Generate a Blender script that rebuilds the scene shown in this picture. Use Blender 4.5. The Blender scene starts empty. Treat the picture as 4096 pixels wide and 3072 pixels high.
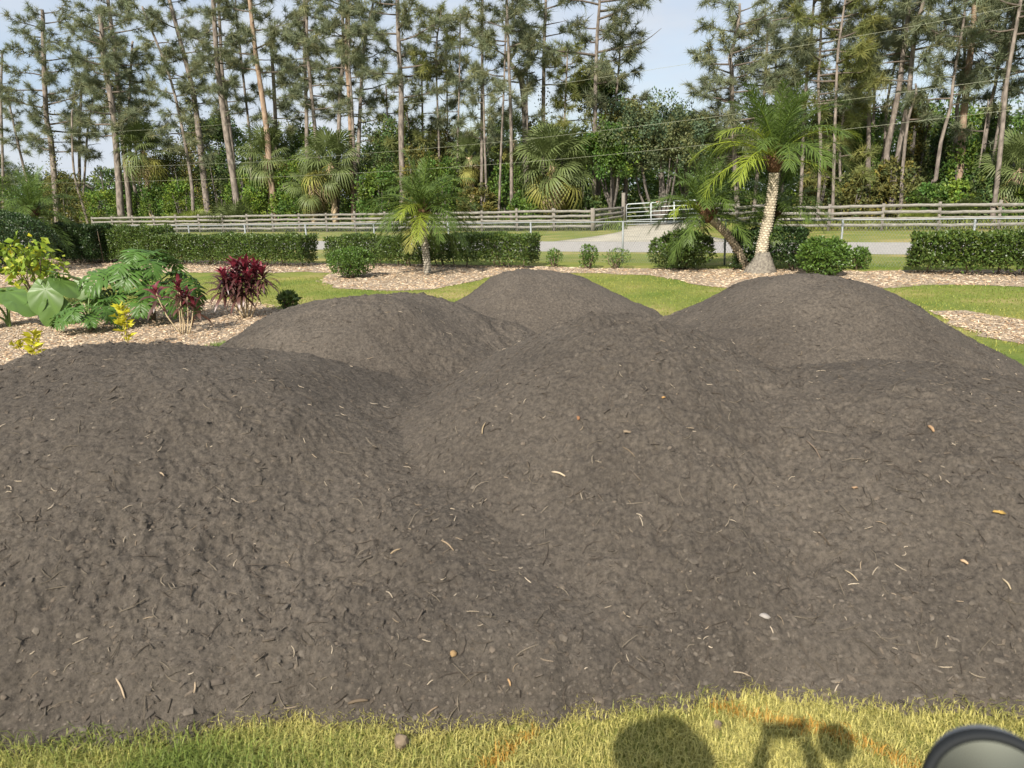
import bpy, bmesh, math, random
import numpy as np
from mathutils import Vector, Matrix
R = math.radians
rng = np.random.default_rng(7)
random.seed(7)
S = bpy.context.scene
COL = S.collection

# ------------------------------------------------------------------ camera
F_PX, PITCH, ROLL, CAM_H = 2950.4, R(14.204), R(1.414), 2.0458
cp, sp, cr_, sr_ = math.cos(PITCH), math.sin(PITCH), math.cos(ROLL), math.sin(ROLL)
cam_d = bpy.data.cameras.new('camera'); cam = bpy.data.objects.new('camera', cam_d); COL.objects.link(cam)
U_ = Vector((0, sp, cp)); X_ = Vector((1, 0, 0)); F_ = Vector((0, cp, -sp))
right_, up_ = X_ * cr_ - U_ * sr_, X_ * sr_ + U_ * cr_
M = Matrix.Identity(4)
for i in range(3):
    M[i][0], M[i][1], M[i][2] = right_[i], up_[i], -F_[i]
M[2][3] = CAM_H
cam.matrix_world = M
cam_d.sensor_width = 36; cam_d.lens = F_PX / 4096 * 36
cam_d.clip_start = 0.03; cam_d.clip_end = 4000
cam_d.dof.use_dof = True; cam_d.dof.focus_distance = 12.0; cam_d.dof.aperture_fstop = 5.0
S.camera = cam

# ------------------------------------------------------------------ sky, sun, exposure
LIGHT = Vector((1.03, 2.51, -2.05)).normalized()
SUN_EL = math.asin(-LIGHT.z); SUN_AZ = math.atan2(-LIGHT.x, -LIGHT.y)
w = bpy.data.worlds.new("World"); S.world = w; w.use_nodes = True
nt = w.node_tree; nt.nodes.clear()
out = nt.nodes.new('ShaderNodeOutputWorld'); bg = nt.nodes.new('ShaderNodeBackground')
sky = nt.nodes.new('ShaderNodeTexSky'); sky.sky_type = 'NISHITA'; sky.sun_disc = False
sky.sun_elevation = SUN_EL; sky.sun_rotation = SUN_AZ % (2 * math.pi)
sky.air_density = 1.0; sky.dust_density = 1.5; sky.ozone_density = 1.0
tc = nt.nodes.new('ShaderNodeTexCoord')
mp = nt.nodes.new('ShaderNodeMapping'); mp.inputs['Scale'].default_value = (1.0, 1.0, 3.2)
n1 = nt.nodes.new('ShaderNodeTexNoise'); n1.inputs['Scale'].default_value = 2.6
n1.inputs['Detail'].default_value = 7; n1.inputs['Roughness'].default_value = .56
n1.inputs['Distortion'].default_value = .25
rp = nt.nodes.new('ShaderNodeValToRGB')
rp.color_ramp.elements[0].position = .36; rp.color_ramp.elements[0].color = (.5, .5, .5, 1)
rp.color_ramp.elements[1].position = .62; rp.color_ramp.elements[1].color = (1, 1, 1, 1)
n2 = nt.nodes.new('ShaderNodeTexNoise'); n2.inputs['Scale'].default_value = 3.7; n2.inputs['Detail'].default_value = 5
rp2 = nt.nodes.new('ShaderNodeValToRGB')
rp2.color_ramp.elements[0].position = .3; rp2.color_ramp.elements[0].color = (3.7, 4.3, 5.2, 1)
rp2.color_ramp.elements[1].position = .7; rp2.color_ramp.elements[1].color = (5.0, 5.15, 5.3, 1)
mix = nt.nodes.new('ShaderNodeMixRGB')
L = nt.links.new
L(tc.outputs['Generated'], mp.inputs['Vector']); L(mp.outputs[0], n1.inputs['Vector']); L(mp.outputs[0], n2.inputs['Vector'])
L(n1.outputs['Fac'], rp.inputs[0]); L(n2.outputs['Fac'], rp2.inputs[0])
L(rp.outputs[0], mix.inputs['Fac']); L(sky.outputs[0], mix.inputs[1]); L(rp2.outputs[0], mix.inputs[2])
L(mix.outputs[0], bg.inputs['Color']); bg.inputs['Strength'].default_value = 0.10
L(bg.outputs[0], out.inputs['Surface'])
sd = bpy.data.lights.new('sun', 'SUN'); sd.energy = 4.4; sd.angle = R(.55); sd.color = (1.0, .93, .82)
so = bpy.data.objects.new('sun', sd); COL.objects.link(so)
so.rotation_euler = LIGHT.to_track_quat('-Z', 'Y').to_euler(); so.location = (-20, -50, 40)
S.view_settings.view_transform = 'Standard'; S.view_settings.look = 'None'
S.view_settings.exposure = 0.72; S.view_settings.gamma = 1.0; S.view_settings.use_curve_mapping = False
S.render.engine = 'CYCLES'; S.cycles.use_denoising = True
S.cycles.max_bounces = 6; S.cycles.transparent_max_bounces = 8

# ------------------------------------------------------------------ helpers: pixels (4096 wide photo) to points
def ray(x, y):
    a = (x - 2048) / F_PX; b = -(y - 1536) / F_PX
    r = a * cr_ + b * sr_; u = -a * sr_ + b * cr_
    return np.array([r, cp + u * sp, -sp + u * cp])
def at(x, y, Y):
    d = ray(x, y); p = d * (Y / d[1]); p[2] += CAM_H
    return p
def gr(x, y, z=0.0):
    d = ray(x, y); t = (z - CAM_H) / d[2]
    return np.array([d[0] * t, d[1] * t, z])
def fence_Y(x):     # distance of the board fence along pixel column x
    return 46.75 / (1 + .4757 * (x - 2048) / 2950)

# ------------------------------------------------------------------ helpers: noise
def _h(ix, iy, s):
    n = (ix * 374761393 + iy * 668265263 + s * 1442695041) & 0xFFFFFFFF
    n = ((n ^ (n >> 13)) * 1274126177) & 0xFFFFFFFF
    n = (n ^ (n >> 16)) & 0xFFFFFFFF
    return n.astype(np.float64) / 4294967295.0
def vn(x, y, s=0):
    x = np.asarray(x, float); y = np.asarray(y, float)
    ix = np.floor(x).astype(np.int64); iy = np.floor(y).astype(np.int64)
    fx = x - ix; fy = y - iy
    fx = fx * fx * fx * (fx * (fx * 6 - 15) + 10); fy = fy * fy * fy * (fy * (fy * 6 - 15) + 10)
    a = _h(ix, iy, s); b = _h(ix + 1, iy, s); c = _h(ix, iy + 1, s); d = _h(ix + 1, iy + 1, s)
    return (a + (b - a) * fx) * (1 - fy) + (c + (d - c) * fx) * fy
def fbm(x, y, s=0, o=4):
    r = 0; a = .5; t = 0
    for i in range(o):
        c, q = math.cos(.6 * i), math.sin(.6 * i)
        r = r + a * vn((x * c - y * q) * 2 ** i + 17 * i, (x * q + y * c) * 2 ** i - 9 * i, s + i); t += a; a *= .5
    return r / t

# ------------------------------------------------------------------ helpers: meshes
def mesh(name, V, Fs, mats=None, tint=None, smooth=False, fmat=None):
    V = np.asarray(V, np.float32)
    if not isinstance(Fs, (list, tuple)): Fs = [Fs]
    Fs = [np.asarray(f, np.int32) for f in Fs if len(f)]
    me = bpy.data.meshes.new(name)
    me.vertices.add(len(V)); me.vertices.foreach_set('co', V.ravel())
    nl = sum(f.size for f in Fs); npoly = sum(len(f) for f in Fs)
    me.loops.add(nl); me.loops.foreach_set('vertex_index', np.concatenate([f.ravel() for f in Fs]))
    me.polygons.add(npoly)
    tot = np.concatenate([np.full(len(f), f.shape[1], np.int32) for f in Fs])
    st = np.concatenate([[0], np.cumsum(tot)[:-1]]).astype(np.int32)
    me.polygons.foreach_set('loop_start', st); me.polygons.foreach_set('loop_total', tot)
    if smooth: me.polygons.foreach_set('use_smooth', np.ones(npoly, bool))
    if fmat is not None: me.polygons.foreach_set('material_index', np.asarray(fmat, np.int32))
    for m in (mats if isinstance(mats, (list, tuple)) else [mats]):
        if m: me.materials.append(m)
    if tint is not None:
        t = np.asarray(tint, np.float32)
        if t.shape[1] == 3: t = np.concatenate([t, np.ones((len(t), 1), np.float32)], 1)
        at_ = me.color_attributes.new('tint', 'FLOAT_COLOR', 'POINT'); at_.data.foreach_set('color', t.ravel())
    me.update(calc_edges=True)
    return me
def link(name, me, parent=None, loc=None, rot=None, scale=None):
    o = bpy.data.objects.new(name, me); COL.objects.link(o)
    if parent is not None: o.parent = parent
    if loc is not None: o.location = loc
    if rot is not None: o.rotation_euler = rot
    if scale is not None: o.scale = scale
    return o
def tag(o, label=None, cat=None, group=None, kind=None):
    if label: o['label'] = label
    if cat: o['category'] = cat
    if group: o['group'] = group
    if kind: o['kind'] = kind
    return o
def empty(name, loc=(0, 0, 0), label=None, cat=None, group=None):
    o = bpy.data.objects.new(name, None); COL.objects.link(o); o.location = loc; o.empty_display_size = .2
    return tag(o, label, cat, group)
class MB:
    def __init__(s): s.V = []; s.T = []; s.F = {3: [], 4: []}; s.n = 0
    def add(s, V, F, tint=None):
        V = np.asarray(V, float); F = np.asarray(F, int)
        if len(V) == 0: return
        s.V.append(V); s.F[F.shape[1]].append(F + s.n); s.n += len(V)
        s.T.append(np.ones((len(V), 3)) if tint is None else np.broadcast_to(np.asarray(tint, float), (len(V), 3)))
    def add2(s, V, F3, F4, tint=None):
        n = s.n; s.add(V, F4, tint)
        if len(F3): s.F[3].append(np.asarray(F3, int) + n)
    def me(s, name, mat, smooth=False):
        Fs = [np.concatenate(f) for f in s.F.values() if f]
        return mesh(name, np.concatenate(s.V), Fs, mat, np.concatenate(s.T), smooth)
    def obj(s, name, mat, parent=None, smooth=False, loc=None): return link(name, s.me(name, mat, smooth), parent, loc)
def tube(path, rad, sides=8, cap=True, jit=0, rg=rng):
    P = np.asarray(path, float); n = len(P); rad = np.broadcast_to(np.asarray(rad, float), (n,))
    T = np.gradient(P, axis=0); T /= np.linalg.norm(T, axis=1)[:, None] + 1e-9
    ref = np.array([0, 0, 1.0]) if abs(T[:, 2]).mean() < .8 else np.array([0, 1.0, 0])
    A = np.cross(T, ref); A /= np.linalg.norm(A, axis=1)[:, None] + 1e-9; B = np.cross(T, A)
    th = np.linspace(0, 2 * np.pi, sides, endpoint=False)
    rr = rad[:, None] * (1 + (jit * rg.uniform(-1, 1, (n, sides)) if jit else 0))
    V = P[:, None] + (A[:, None] * np.cos(th)[None, :, None] + B[:, None] * np.sin(th)[None, :, None]) * np.broadcast_to(rr, (n, sides))[..., None]
    V = V.reshape(-1, 3)
    i = np.arange(n - 1)[:, None] * sides; j = np.arange(sides)[None]; k = (j + 1) % sides
    Fq = np.stack([i + j, i + k, i + k + sides, i + j + sides], -1).reshape(-1, 4)
    if cap:
        V = np.concatenate([V, P[[0]], P[[-1]]]); a = n * sides
        c1 = np.stack([np.full(sides, a), (np.arange(sides) + 1) % sides, np.arange(sides)], 1)
        c2 = np.stack([np.full(sides, a + 1), (n - 1) * sides + np.arange(sides), (n - 1) * sides + (np.arange(sides) + 1) % sides], 1)
        return V, np.concatenate([c1, c2]), Fq
    return V, np.zeros((0, 3), int), Fq
BOXF = np.array([[0, 3, 2, 1], [4, 5, 6, 7], [0, 1, 5, 4], [1, 2, 6, 5], [2, 3, 7, 6], [3, 0, 4, 7]])
def boxv(lo, hi):
    (a, b, c), (d, e, f) = lo, hi
    return np.array([[a, b, c], [d, b, c], [d, e, c], [a, e, c], [a, b, f], [d, b, f], [d, e, f], [a, e, f]], float)
def spline(pts, n):
    P = np.asarray(pts, float)
    if len(P) < 3: return P[0] + (P[-1] - P[0]) * np.linspace(0, 1, n)[:, None]
    Q = np.concatenate([[2 * P[0] - P[1]], P, [2 * P[-1] - P[-2]]]); o = []
    u = np.linspace(0, len(P) - 1 - 1e-6, n)
    for t in u:
        i = int(t); f = t - i; a, b, c, d = Q[i:i + 4]
        o.append(.5 * ((2 * b) + (-a + c) * f + (2 * a - 5 * b + 4 * c - d) * f * f + (-a + 3 * b - 3 * c + d) * f ** 3))
    return np.array(o)
def unit(v): return v / (np.linalg.norm(v, axis=-1, keepdims=True) + 1e-9)
def rdir(n, rg=rng): return unit(rg.normal(size=(n, 3)))
def leaves(P, N, size, rg=rng, out_=.5, asp=.42, up=.25, var=.25, yel=.15, droop=0):
    """one folded four-cornered leaf at every point"""
    n = len(P); t = unit(N * out_ + rdir(n, rg) * (1 - out_ * .5) + np.array([0, 0, up - droop]))
    wv = unit(np.cross(t, N * .5 + rdir(n, rg))); nn = np.cross(wv, t)
    s = size * rg.uniform(.6, 1.3, n)[:, None]
    base = P; mid = P + t * s * .5; tip = P + t * s - nn * s * .12
    V = np.stack([base, mid + wv * s * asp * .5 + nn * s * .08, tip, mid - wv * s * asp * .5 + nn * s * .08], 1).reshape(-1, 3)
    i = np.arange(n)[:, None] * 4
    Fs = np.concatenate([i + [0, 1, 2], i + [0, 2, 3]], 0)
    b = rg.uniform(1 - var, 1 + var, n); y = rg.uniform(0, 1, n) ** 3 * yel
    tint = np.stack([b * (1 + 1.6 * y), b * (1 + .5 * y), b * (1 - .5 * y)], 1).repeat(4, 0)
    return V, Fs, tint

# ------------------------------------------------------------------ helpers: materials
def newmat(name):
    m = bpy.data.materials.new(name); m.use_nodes = True; n = m.node_tree
    n.nodes.clear(); o = n.nodes.new('ShaderNodeOutputMaterial'); return m, n, o
def plain(name, c, rough=.6, metal=0, spec=.4, noise=0, nscale=20, bump=0, bscale=60, c2=None, stretch=None, tint=False, coord='Object'):
    m, n, o = newmat(name); b = n.nodes.new('ShaderNodeBsdfPrincipled'); n.links.new(b.outputs[0], o.inputs[0])
    b.inputs['Base Color'].default_value = (*c, 1); b.inputs['Roughness'].default_value = rough
    b.inputs['Metallic'].default_value = metal; b.inputs['Specular IOR Level'].default_value = spec
    t = n.nodes.new('ShaderNodeTexCoord'); vec = t.outputs[coord]
    if stretch:
        q = n.nodes.new('ShaderNodeMapping'); q.inputs['Scale'].default_value = stretch
        n.links.new(vec, q.inputs[0]); vec = q.outputs[0]
    col = None
    if noise or c2:
        x = n.nodes.new('ShaderNodeTexNoise'); x.inputs['Scale'].default_value = nscale; x.inputs['Detail'].default_value = 6
        n.links.new(vec, x.inputs['Vector'])
        r = n.nodes.new('ShaderNodeValToRGB'); k = c2 or tuple(v * (1 - noise) for v in c)
        r.color_ramp.elements[0].position = .34; r.color_ramp.elements[0].color = (*k, 1)
        r.color_ramp.elements[1].position = .66; r.color_ramp.elements[1].color = (*(c if c2 else tuple(min(1, v * (1 + noise)) for v in c)), 1)
        n.links.new(x.outputs['Fac'], r.inputs[0]); col = r.outputs[0]
    if tint:
        a = n.nodes.new('ShaderNodeAttribute'); a.attribute_name = 'tint'
        mx = n.nodes.new('ShaderNodeMixRGB'); mx.blend_type = 'MULTIPLY'; mx.inputs[0].default_value = 1
        if col: n.links.new(col, mx.inputs[1])
        else: mx.inputs[1].default_value = (*c, 1)
        n.links.new(a.outputs['Color'], mx.inputs[2]); col = mx.outputs[0]
    if col: n.links.new(col, b.inputs['Base Color'])
    if bump:
        x = n.nodes.new('ShaderNodeTexNoise'); x.inputs['Scale'].default_value = bscale; x.inputs['Detail'].default_value = 8
        x.inputs['Roughness'].default_value = .65
        n.links.new(vec, x.inputs['Vector'])
        bp = n.nodes.new('ShaderNodeBump'); bp.inputs['Strength'].default_value = bump; bp.inputs['Distance'].default_value = .02
        n.links.new(x.outputs['Fac'], bp.inputs['Height']); n.links.new(bp.outputs[0], b.inputs['Normal'])
    return m
def leafmat(name, c, rough=.5, spec=.35, trans=.22, objvar=.0):
    m, n, o = newmat(name); b = n.nodes.new('ShaderNodeBsdfPrincipled')
    b.inputs['Roughness'].default_value = rough; b.inputs['Specular IOR Level'].default_value = spec
    a = n.nodes.new('ShaderNodeAttribute'); a.attribute_name = 'tint'
    mx = n.nodes.new('ShaderNodeMixRGB'); mx.blend_type = 'MULTIPLY'; mx.inputs[0].default_value = 1
    mx.inputs[1].default_value = (*c, 1); n.links.new(a.outputs['Color'], mx.inputs[2])
    n.links.new(mx.outputs[0], b.inputs['Base Color'])
    t = n.nodes.new('ShaderNodeBsdfTranslucent'); n.links.new(mx.outputs[0], t.inputs['Color'])
    ms = n.nodes.new('ShaderNodeMixShader'); ms.inputs[0].default_value = trans
    n.links.new(b.outputs[0], ms.inputs[1]); n.links.new(t.outputs[0], ms.inputs[2]); n.links.new(ms.outputs[0], o.inputs[0])
    return m

MAT = {}
MAT['pine'] = leafmat('pine_needles', (.2, .235, .145), .6, .2, .35)
MAT['pine_light'] = leafmat('young_pine_needles', (.21, .24, .085), .6, .2, .35)
MAT['oak'] = leafmat('oak_leaf', (.085, .13, .038), .5, .3)
MAT['oak_grey'] = leafmat('grey_oak_leaf', (.1, .135, .066), .5, .3)
MAT['shrub'] = leafmat('shrub_leaf', (.095, .165, .03), .5, .3)
MAT['shrub_bright'] = leafmat('bright_shrub_leaf', (.14, .22, .035), .5, .3)
MAT['vine'] = leafmat('vine_leaf', (.13, .14, .045), .6, .2)
MAT['hedge'] = leafmat('hedge_leaf', (.075, .125, .026), .38, .5)
MAT['hedge_dark'] = leafmat('dark_hedge_leaf', (.035, .07, .02), .38, .5)
MAT['citrus'] = leafmat('glossy_shrub_leaf', (.085, .155, .028), .35, .5)
MAT['palm'] = leafmat('palm_frond_green', (.105, .16, .035), .45, .3, .3)
MAT['palm_sunlit'] = leafmat('palm_frond_sunlit', (.24, .30, .04), .45, .3, .35)  # lit copy of the frond green, sunlight painted into the colour
MAT['palm_dead'] = leafmat('palm_frond_dry', (.40, .31, .19), .7, .2)
MAT['palm_yellow'] = leafmat('palm_frond_yellow', (.24, .235, .06), .6, .2)
MAT['sabal'] = leafmat('fan_palm_green', (.135, .17, .06), .5, .3, .25)
MAT['palmetto'] = leafmat('palmetto_green', (.2, .24, .05), .45, .4)
MAT['philo'] = leafmat('philodendron_leaf', (.07, .145, .024), .42, .35)
MAT['ear'] = leafmat('elephant_ear_leaf', (.13, .225, .05), .42, .45, .3)
MAT['cassava'] = leafmat('lobed_shrub_leaf', (.19, .28, .03), .45, .4, .3)
MAT['croton'] = leafmat('croton_leaf', (.5, .47, .03), .4, .4, .25)
MAT['cordy'] = leafmat('cordyline_leaf', (.085, .024, .027), .38, .5, .2)
MAT['cane'] = plain('cordyline_cane', (.42, .33, .2), .8, noise=.25, nscale=30)
MAT['stem'] = plain('shrub_stem', (.16, .12, .08), .85, noise=.3, nscale=25)
MAT['petiole'] = plain('green_petiole', (.13, .2, .05), .45)
MAT['pine_bark'] = plain('pine_bark', (.29, .245, .21), .9, spec=.15, c2=(.11, .092, .08), nscale=7, stretch=(1, 1, .35), bump=.9, bscale=9)
MAT['pine_bark_orange'] = plain('orange_pine_bark', (.38, .285, .21), .9, spec=.15, c2=(.2, .13, .09), nscale=6, stretch=(1, 1, .35), bump=.9, bscale=9)
MAT['branch'] = plain('pine_branch_bark', (.14, .115, .095), .9, spec=.15, noise=.3, nscale=12)
MAT['oak_bark'] = plain('oak_bark', (.13, .115, .1), .9, spec=.15, noise=.4, nscale=10, bump=.6, bscale=14)
MAT['palm_trunk'] = plain('palm_trunk', (.4, .36, .29), .85, spec=.2, noise=.25, nscale=25, tint=True)
MAT['palm_fibre'] = plain('palm_fibre', (.17, .09, .045), .9, spec=.1, c2=(.07, .045, .03), nscale=40)
MAT['boot'] = plain('palm_boot', (.4, .31, .2), .85, spec=.2, noise=.35, nscale=14)
MAT['root'] = plain('root_base', (.3, .27, .22), .95, spec=.1, c2=(.12, .105, .09), nscale=18, bump=1, bscale=60)
MAT['wood'] = plain('weathered_board', (.33, .31, .275), .85, spec=.2, c2=(.15, .14, .125), nscale=5, stretch=(1, 14, 14), bump=.3, bscale=30)
MAT['post_wood'] = plain('weathered_post', (.29, .26, .22), .85, spec=.2, c2=(.14, .125, .105), nscale=5, stretch=(14, 14, 1), bump=.3, bscale=30)
MAT['galv'] = plain('galvanised_steel', (.26, .28, .28), .55, .2, noise=.08, nscale=30)
MAT['gate'] = plain('galvanised_gate', (.56, .60, .61), .45, .25, noise=.05, nscale=30)
MAT['white'] = plain('white_paint', (.8, .8, .78), .5)
MAT['red'] = plain('red_print', (.55, .06, .05), .5)
MAT['road'] = plain('road_asphalt', (.36, .34, .315), .9, spec=.2, noise=.1, nscale=3, bump=.25, bscale=90)
MAT['concrete'] = plain('driveway_concrete', (.42, .385, .31), .9, spec=.2, noise=.16, nscale=.9, bump=.2, bscale=70)
MAT['lime'] = plain('pale_shell_track', (.6, .55, .46), .9, noise=.2, nscale=1.5)
MAT['wire'] = plain('wire', (.3, .31, .22), .5, .2)
MAT['wire_dark'] = plain('wire_dark', (.1, .12, .08), .6)
MAT['chips'] = plain('mulch_chip', (.56, .46, .34), .85, spec=.2, tint=True, noise=.2, nscale=40)
MAT['clod'] = plain('soil_clod', (.098, .084, .069), .95, spec=.1, tint=True, noise=.25, nscale=50)
MAT['twig'] = plain('twig', (.42, .35, .26), .85, spec=.2, tint=True)
MAT['blade'] = leafmat('grass_blade', (.20, .23, .06), .5, .3, .3)
MAT['black'] = plain('black_plastic', (.016, .018, .02), .7, spec=.2)
MAT['shell'] = plain('light_grey_shell', (.3, .31, .32), .45)
MAT['mirror'] = plain('mirror_glass', (.085, .09, .075), .25, 1.0)
MAT['skin'] = plain('skin', (.5, .3, .2), .6)
MAT['shirt'] = plain('shirt', (.2, .25, .35), .9)
MAT['straw'] = plain('straw_hat', (.5, .4, .22), .9)
MAT['wallpaint'] = plain('cream_wall', (.66, .6, .48), .8, noise=.06, nscale=4)
MAT['roof'] = plain('grey_roof', (.2, .19, .18), .8, noise=.2, nscale=8)

def soilmat():
    m, n, o = newmat('dark_soil'); b = n.nodes.new('ShaderNodeBsdfPrincipled'); n.links.new(b.outputs[0], o.inputs[0])
    b.inputs['Roughness'].default_value = .95; b.inputs['Specular IOR Level'].default_value = .12
    t = n.nodes.new('ShaderNodeTexCoord')
    def noise(s, d=6, rough=.6):
        x = n.nodes.new('ShaderNodeTexNoise'); x.inputs['Scale'].default_value = s; x.inputs['Detail'].default_value = d
        x.inputs['Roughness'].default_value = rough; n.links.new(t.outputs['Object'], x.inputs['Vector']); return x.outputs['Fac']
    def ramp(f, a, ca, bb, cb):
        r = n.nodes.new('ShaderNodeValToRGB'); r.color_ramp.elements[0].position = a; r.color_ramp.elements[1].position = bb
        r.color_ramp.elements[0].color = (*ca, 1); r.color_ramp.elements[1].color = (*cb, 1); n.links.new(f, r.inputs[0]); return r.outputs[0]
    big = ramp(noise(.9, 4), .35, (.100, .086, .072), .68, (.142, .122, .101))
    fine = ramp(noise(38, 8, .7), .36, (.62, .62, .62), .66, (1.3, 1.28, 1.25))
    mx = n.nodes.new('ShaderNodeMixRGB'); mx.blend_type = 'MULTIPLY'; mx.inputs[0].default_value = 1
    n.links.new(big, mx.inputs[1]); n.links.new(fine, mx.inputs[2])
    # pale specks of fibre
    vo = n.nodes.new('ShaderNodeTexVoronoi'); vo.inputs['Scale'].default_value = 26; n.links.new(t.outputs['Object'], vo.inputs['Vector'])
    sk = ramp(vo.outputs['Distance'], .045, (1, 1, 1), .075, (0, 0, 0))
    gate = ramp(noise(9, 3), .6, (0, 0, 0), .66, (1, 1, 1))
    mm = n.nodes.new('ShaderNodeMath'); mm.operation = 'MULTIPLY'; n.links.new(sk, mm.inputs[0]); n.links.new(gate, mm.inputs[1])
    m2 = n.nodes.new('ShaderNodeMixRGB'); n.links.new(mm.outputs[0], m2.inputs[0]); n.links.new(mx.outputs[0], m2.inputs[1])
    m2.inputs[2].default_value = (.3, .22, .14, 1)
    n.links.new(m2.outputs[0], b.inputs['Base Color'])
    bp = n.nodes.new('ShaderNodeBump'); bp.inputs['Strength'].default_value = 1.0; bp.inputs['Distance'].default_value = .022
    n.links.new(noise(48, 9, .78), bp.inputs['Height'])
    mus = n.nodes.new('ShaderNodeTexVoronoi'); mus.inputs['Scale'].default_value = 30; n.links.new(t.outputs['Object'], mus.inputs['Vector'])
    bp2 = n.nodes.new('ShaderNodeBump'); bp2.inputs['Strength'].default_value = .35; bp2.inputs['Distance'].default_value = .015
    bp2.invert = True
    n.links.new(mus.outputs['Distance'], bp2.inputs['Height']); n.links.new(bp.outputs[0], bp2.inputs['Normal'])
    n.links.new(bp2.outputs[0], b.inputs['Normal'])
    return m
MAT['soil'] = soilmat()
def lawnmat():
    m, n, o = newmat('lawn_grass'); b = n.nodes.new('ShaderNodeBsdfPrincipled'); n.links.new(b.outputs[0], o.inputs[0])
    b.inputs['Roughness'].default_value = .9; b.inputs['Specular IOR Level'].default_value = .15
    t = n.nodes.new('ShaderNodeTexCoord')
    def noise(s, d=5, rough=.6, st=None):
        x = n.nodes.new('ShaderNodeTexNoise'); x.inputs['Scale'].default_value = s; x.inputs['Detail'].default_value = d
        x.inputs['Roughness'].default_value = rough; n.links.new(t.outputs['Object'], x.inputs['Vector']); return x.outputs['Fac']
    r = n.nodes.new('ShaderNodeValToRGB'); e = r.color_ramp.elements
    e[0].position = .33; e[0].color = (.135, .19, .035, 1); e[1].position = .64; e[1].color = (.36, .30, .12, 1)
    x = r.color_ramp.elements.new(.52); x.color = (.225, .24, .06, 1)
    n.links.new(noise(.42, 6, .62), r.inputs[0])
    r2 = n.nodes.new('ShaderNodeValToRGB'); r2.color_ramp.elements[0].position = .3; r2.color_ramp.elements[1].position = .7
    r2.color_ramp.elements[0].color = (.62, .66, .6, 1); r2.color_ramp.elements[1].color = (1.25, 1.2, 1.2, 1)
    n.links.new(noise(14, 8, .75), r2.inputs[0])
    mx = n.nodes.new('ShaderNodeMixRGB'); mx.blend_type = 'MULTIPLY'; mx.inputs[0].default_value = 1
    n.links.new(r.outputs[0], mx.inputs[1]); n.links.new(r2.outputs[0], mx.inputs[2]); n.links.new(mx.outputs[0], b.inputs['Base Color'])
    bp = n.nodes.new('ShaderNodeBump'); bp.inputs['Strength'].default_value = .7; bp.inputs['Distance'].default_value = .05
    n.links.new(noise(22, 8, .7), bp.inputs['Height']); n.links.new(bp.outputs[0], b.inputs['Normal'])
    return m
MAT['lawn'] = lawnmat()
MAT['mulch'] = plain('mulch_ground', (.46, .37, .27), .95, spec=.1, c2=(.22, .165, .12), nscale=16, bump=1, bscale=30)

# ================================================================== GROUND
def sheet(name, poly, z, mat, jit=0, sub=1, kind='structure'):
    P = [np.asarray(p, float)[:2] for p in poly]; Q = []
    for i, p in enumerate(P):
        q = P[(i + 1) % len(P)]; n = max(1, int(np.linalg.norm(q - p) / sub)) if jit else 1
        for k in range(n):
            v = p + (q - p) * k / n
            if jit: v = v + (np.array([vn(v[0] * 1.7, v[1] * 1.7, 3), vn(v[0] * 1.7, v[1] * 1.7, 4)]) - .5) * jit
            Q.append(v)
    from mathutils.geometry import tessellate_polygon
    tri = tessellate_polygon([[Vector((*v, 0)) for v in Q]])
    T = np.array(tri)
    V = np.array([(*v, z) for v in Q])
    a, b, c = V[T[:, 0]], V[T[:, 1]], V[T[:, 2]]
    cr = np.cross(b - a, c - a)[:, 2]; T[cr < 0] = T[cr < 0][:, ::-1]
    o = link(name, mesh(name, V, T, mat)); return tag(o, kind=kind)
nx = np.concatenate([[-2500, -900, -300, -120], np.linspace(-70, 70, 36), [120, 300, 900, 2500]])
gx, gy = np.meshgrid(nx, nx + 30)
V = np.stack([gx.ravel(), gy.ravel(), np.zeros(gx.size)], 1)
i = (np.arange(len(nx) - 1)[:, None] * len(nx) + np.arange(len(nx) - 1)[None]).ravel()
tag(link('lawn', mesh('lawn', V, np.stack([i, i + 1, i + 1 + len(nx), i + len(nx)], 1), MAT['lawn'])), kind='structure')

dirv = np.array([math.cos(R(25.2)), -math.sin(R(25.2))]); nrm = np.array([math.sin(R(25.2)), math.cos(R(25.2))])
r0 = np.array([1.58, 28.58])
def along(s, t): return r0 + dirv * s + nrm * t
sheet('road', [along(-80, 0), along(70, 0), along(70, 5.95), along(-80, 5.95)], .004, MAT['road'])
sheet('side_drive', [gr(20, 929), gr(148, 927), gr(250, 918), gr(345, 909), gr(345, 904), gr(250, 905), gr(148, 913), gr(20, 916)], .006, MAT['road'])
# concrete driveway rising a little to the gate
GBL, GTL, GTR, GBR = at(2506, 899, 47.5), at(2506, 817, 47.5), at(2786, 800, 45.6), at(2786, 887, 45.6)
nu, nv = 9, 13
dl0, dr0 = along(-2.2, 5.95), along(6.2, 5.95)
nl, nr_ = np.array([7.2, 43.2]), np.array([10.9, 41.6])
dl1, dr1 = GBL[:2] + [-.4, 0], GBR[:2] + [.0, 0]
V = []
for a in range(nv):
    t = a / (nv - 1)
    k = min(1, t * 1.7); lp = dl0 + (np.array([GBL[0] - .5, GBL[1]]) - dl0) * t + np.array([1.6, .4]) * math.sin(math.pi * t) ; rp_ = dr0 + (np.array([GBR[0] - .3, GBR[1]]) - dr0) * t + np.array([-.9, 0]) * math.sin(math.pi * t)
    for b in range(nu):
        u = b / (nu - 1); p = lp + (rp_ - lp) * u
        V.append((*p, .009 + (t ** 1.3) * (.10 + .16 * u)))
V = np.array(V); i = (np.arange(nv - 1)[:, None] * nu + np.arange(nu - 1)[None]).ravel()
Fq = np.stack([i, i + 1, i + 1 + nu, i + nu], 1)
edge = np.concatenate([np.arange(nv) * nu, [(nv - 1) * nu + b for b in range(1, nu)], (np.arange(nv) * nu + nu - 1)[::-1][1:]])
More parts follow.
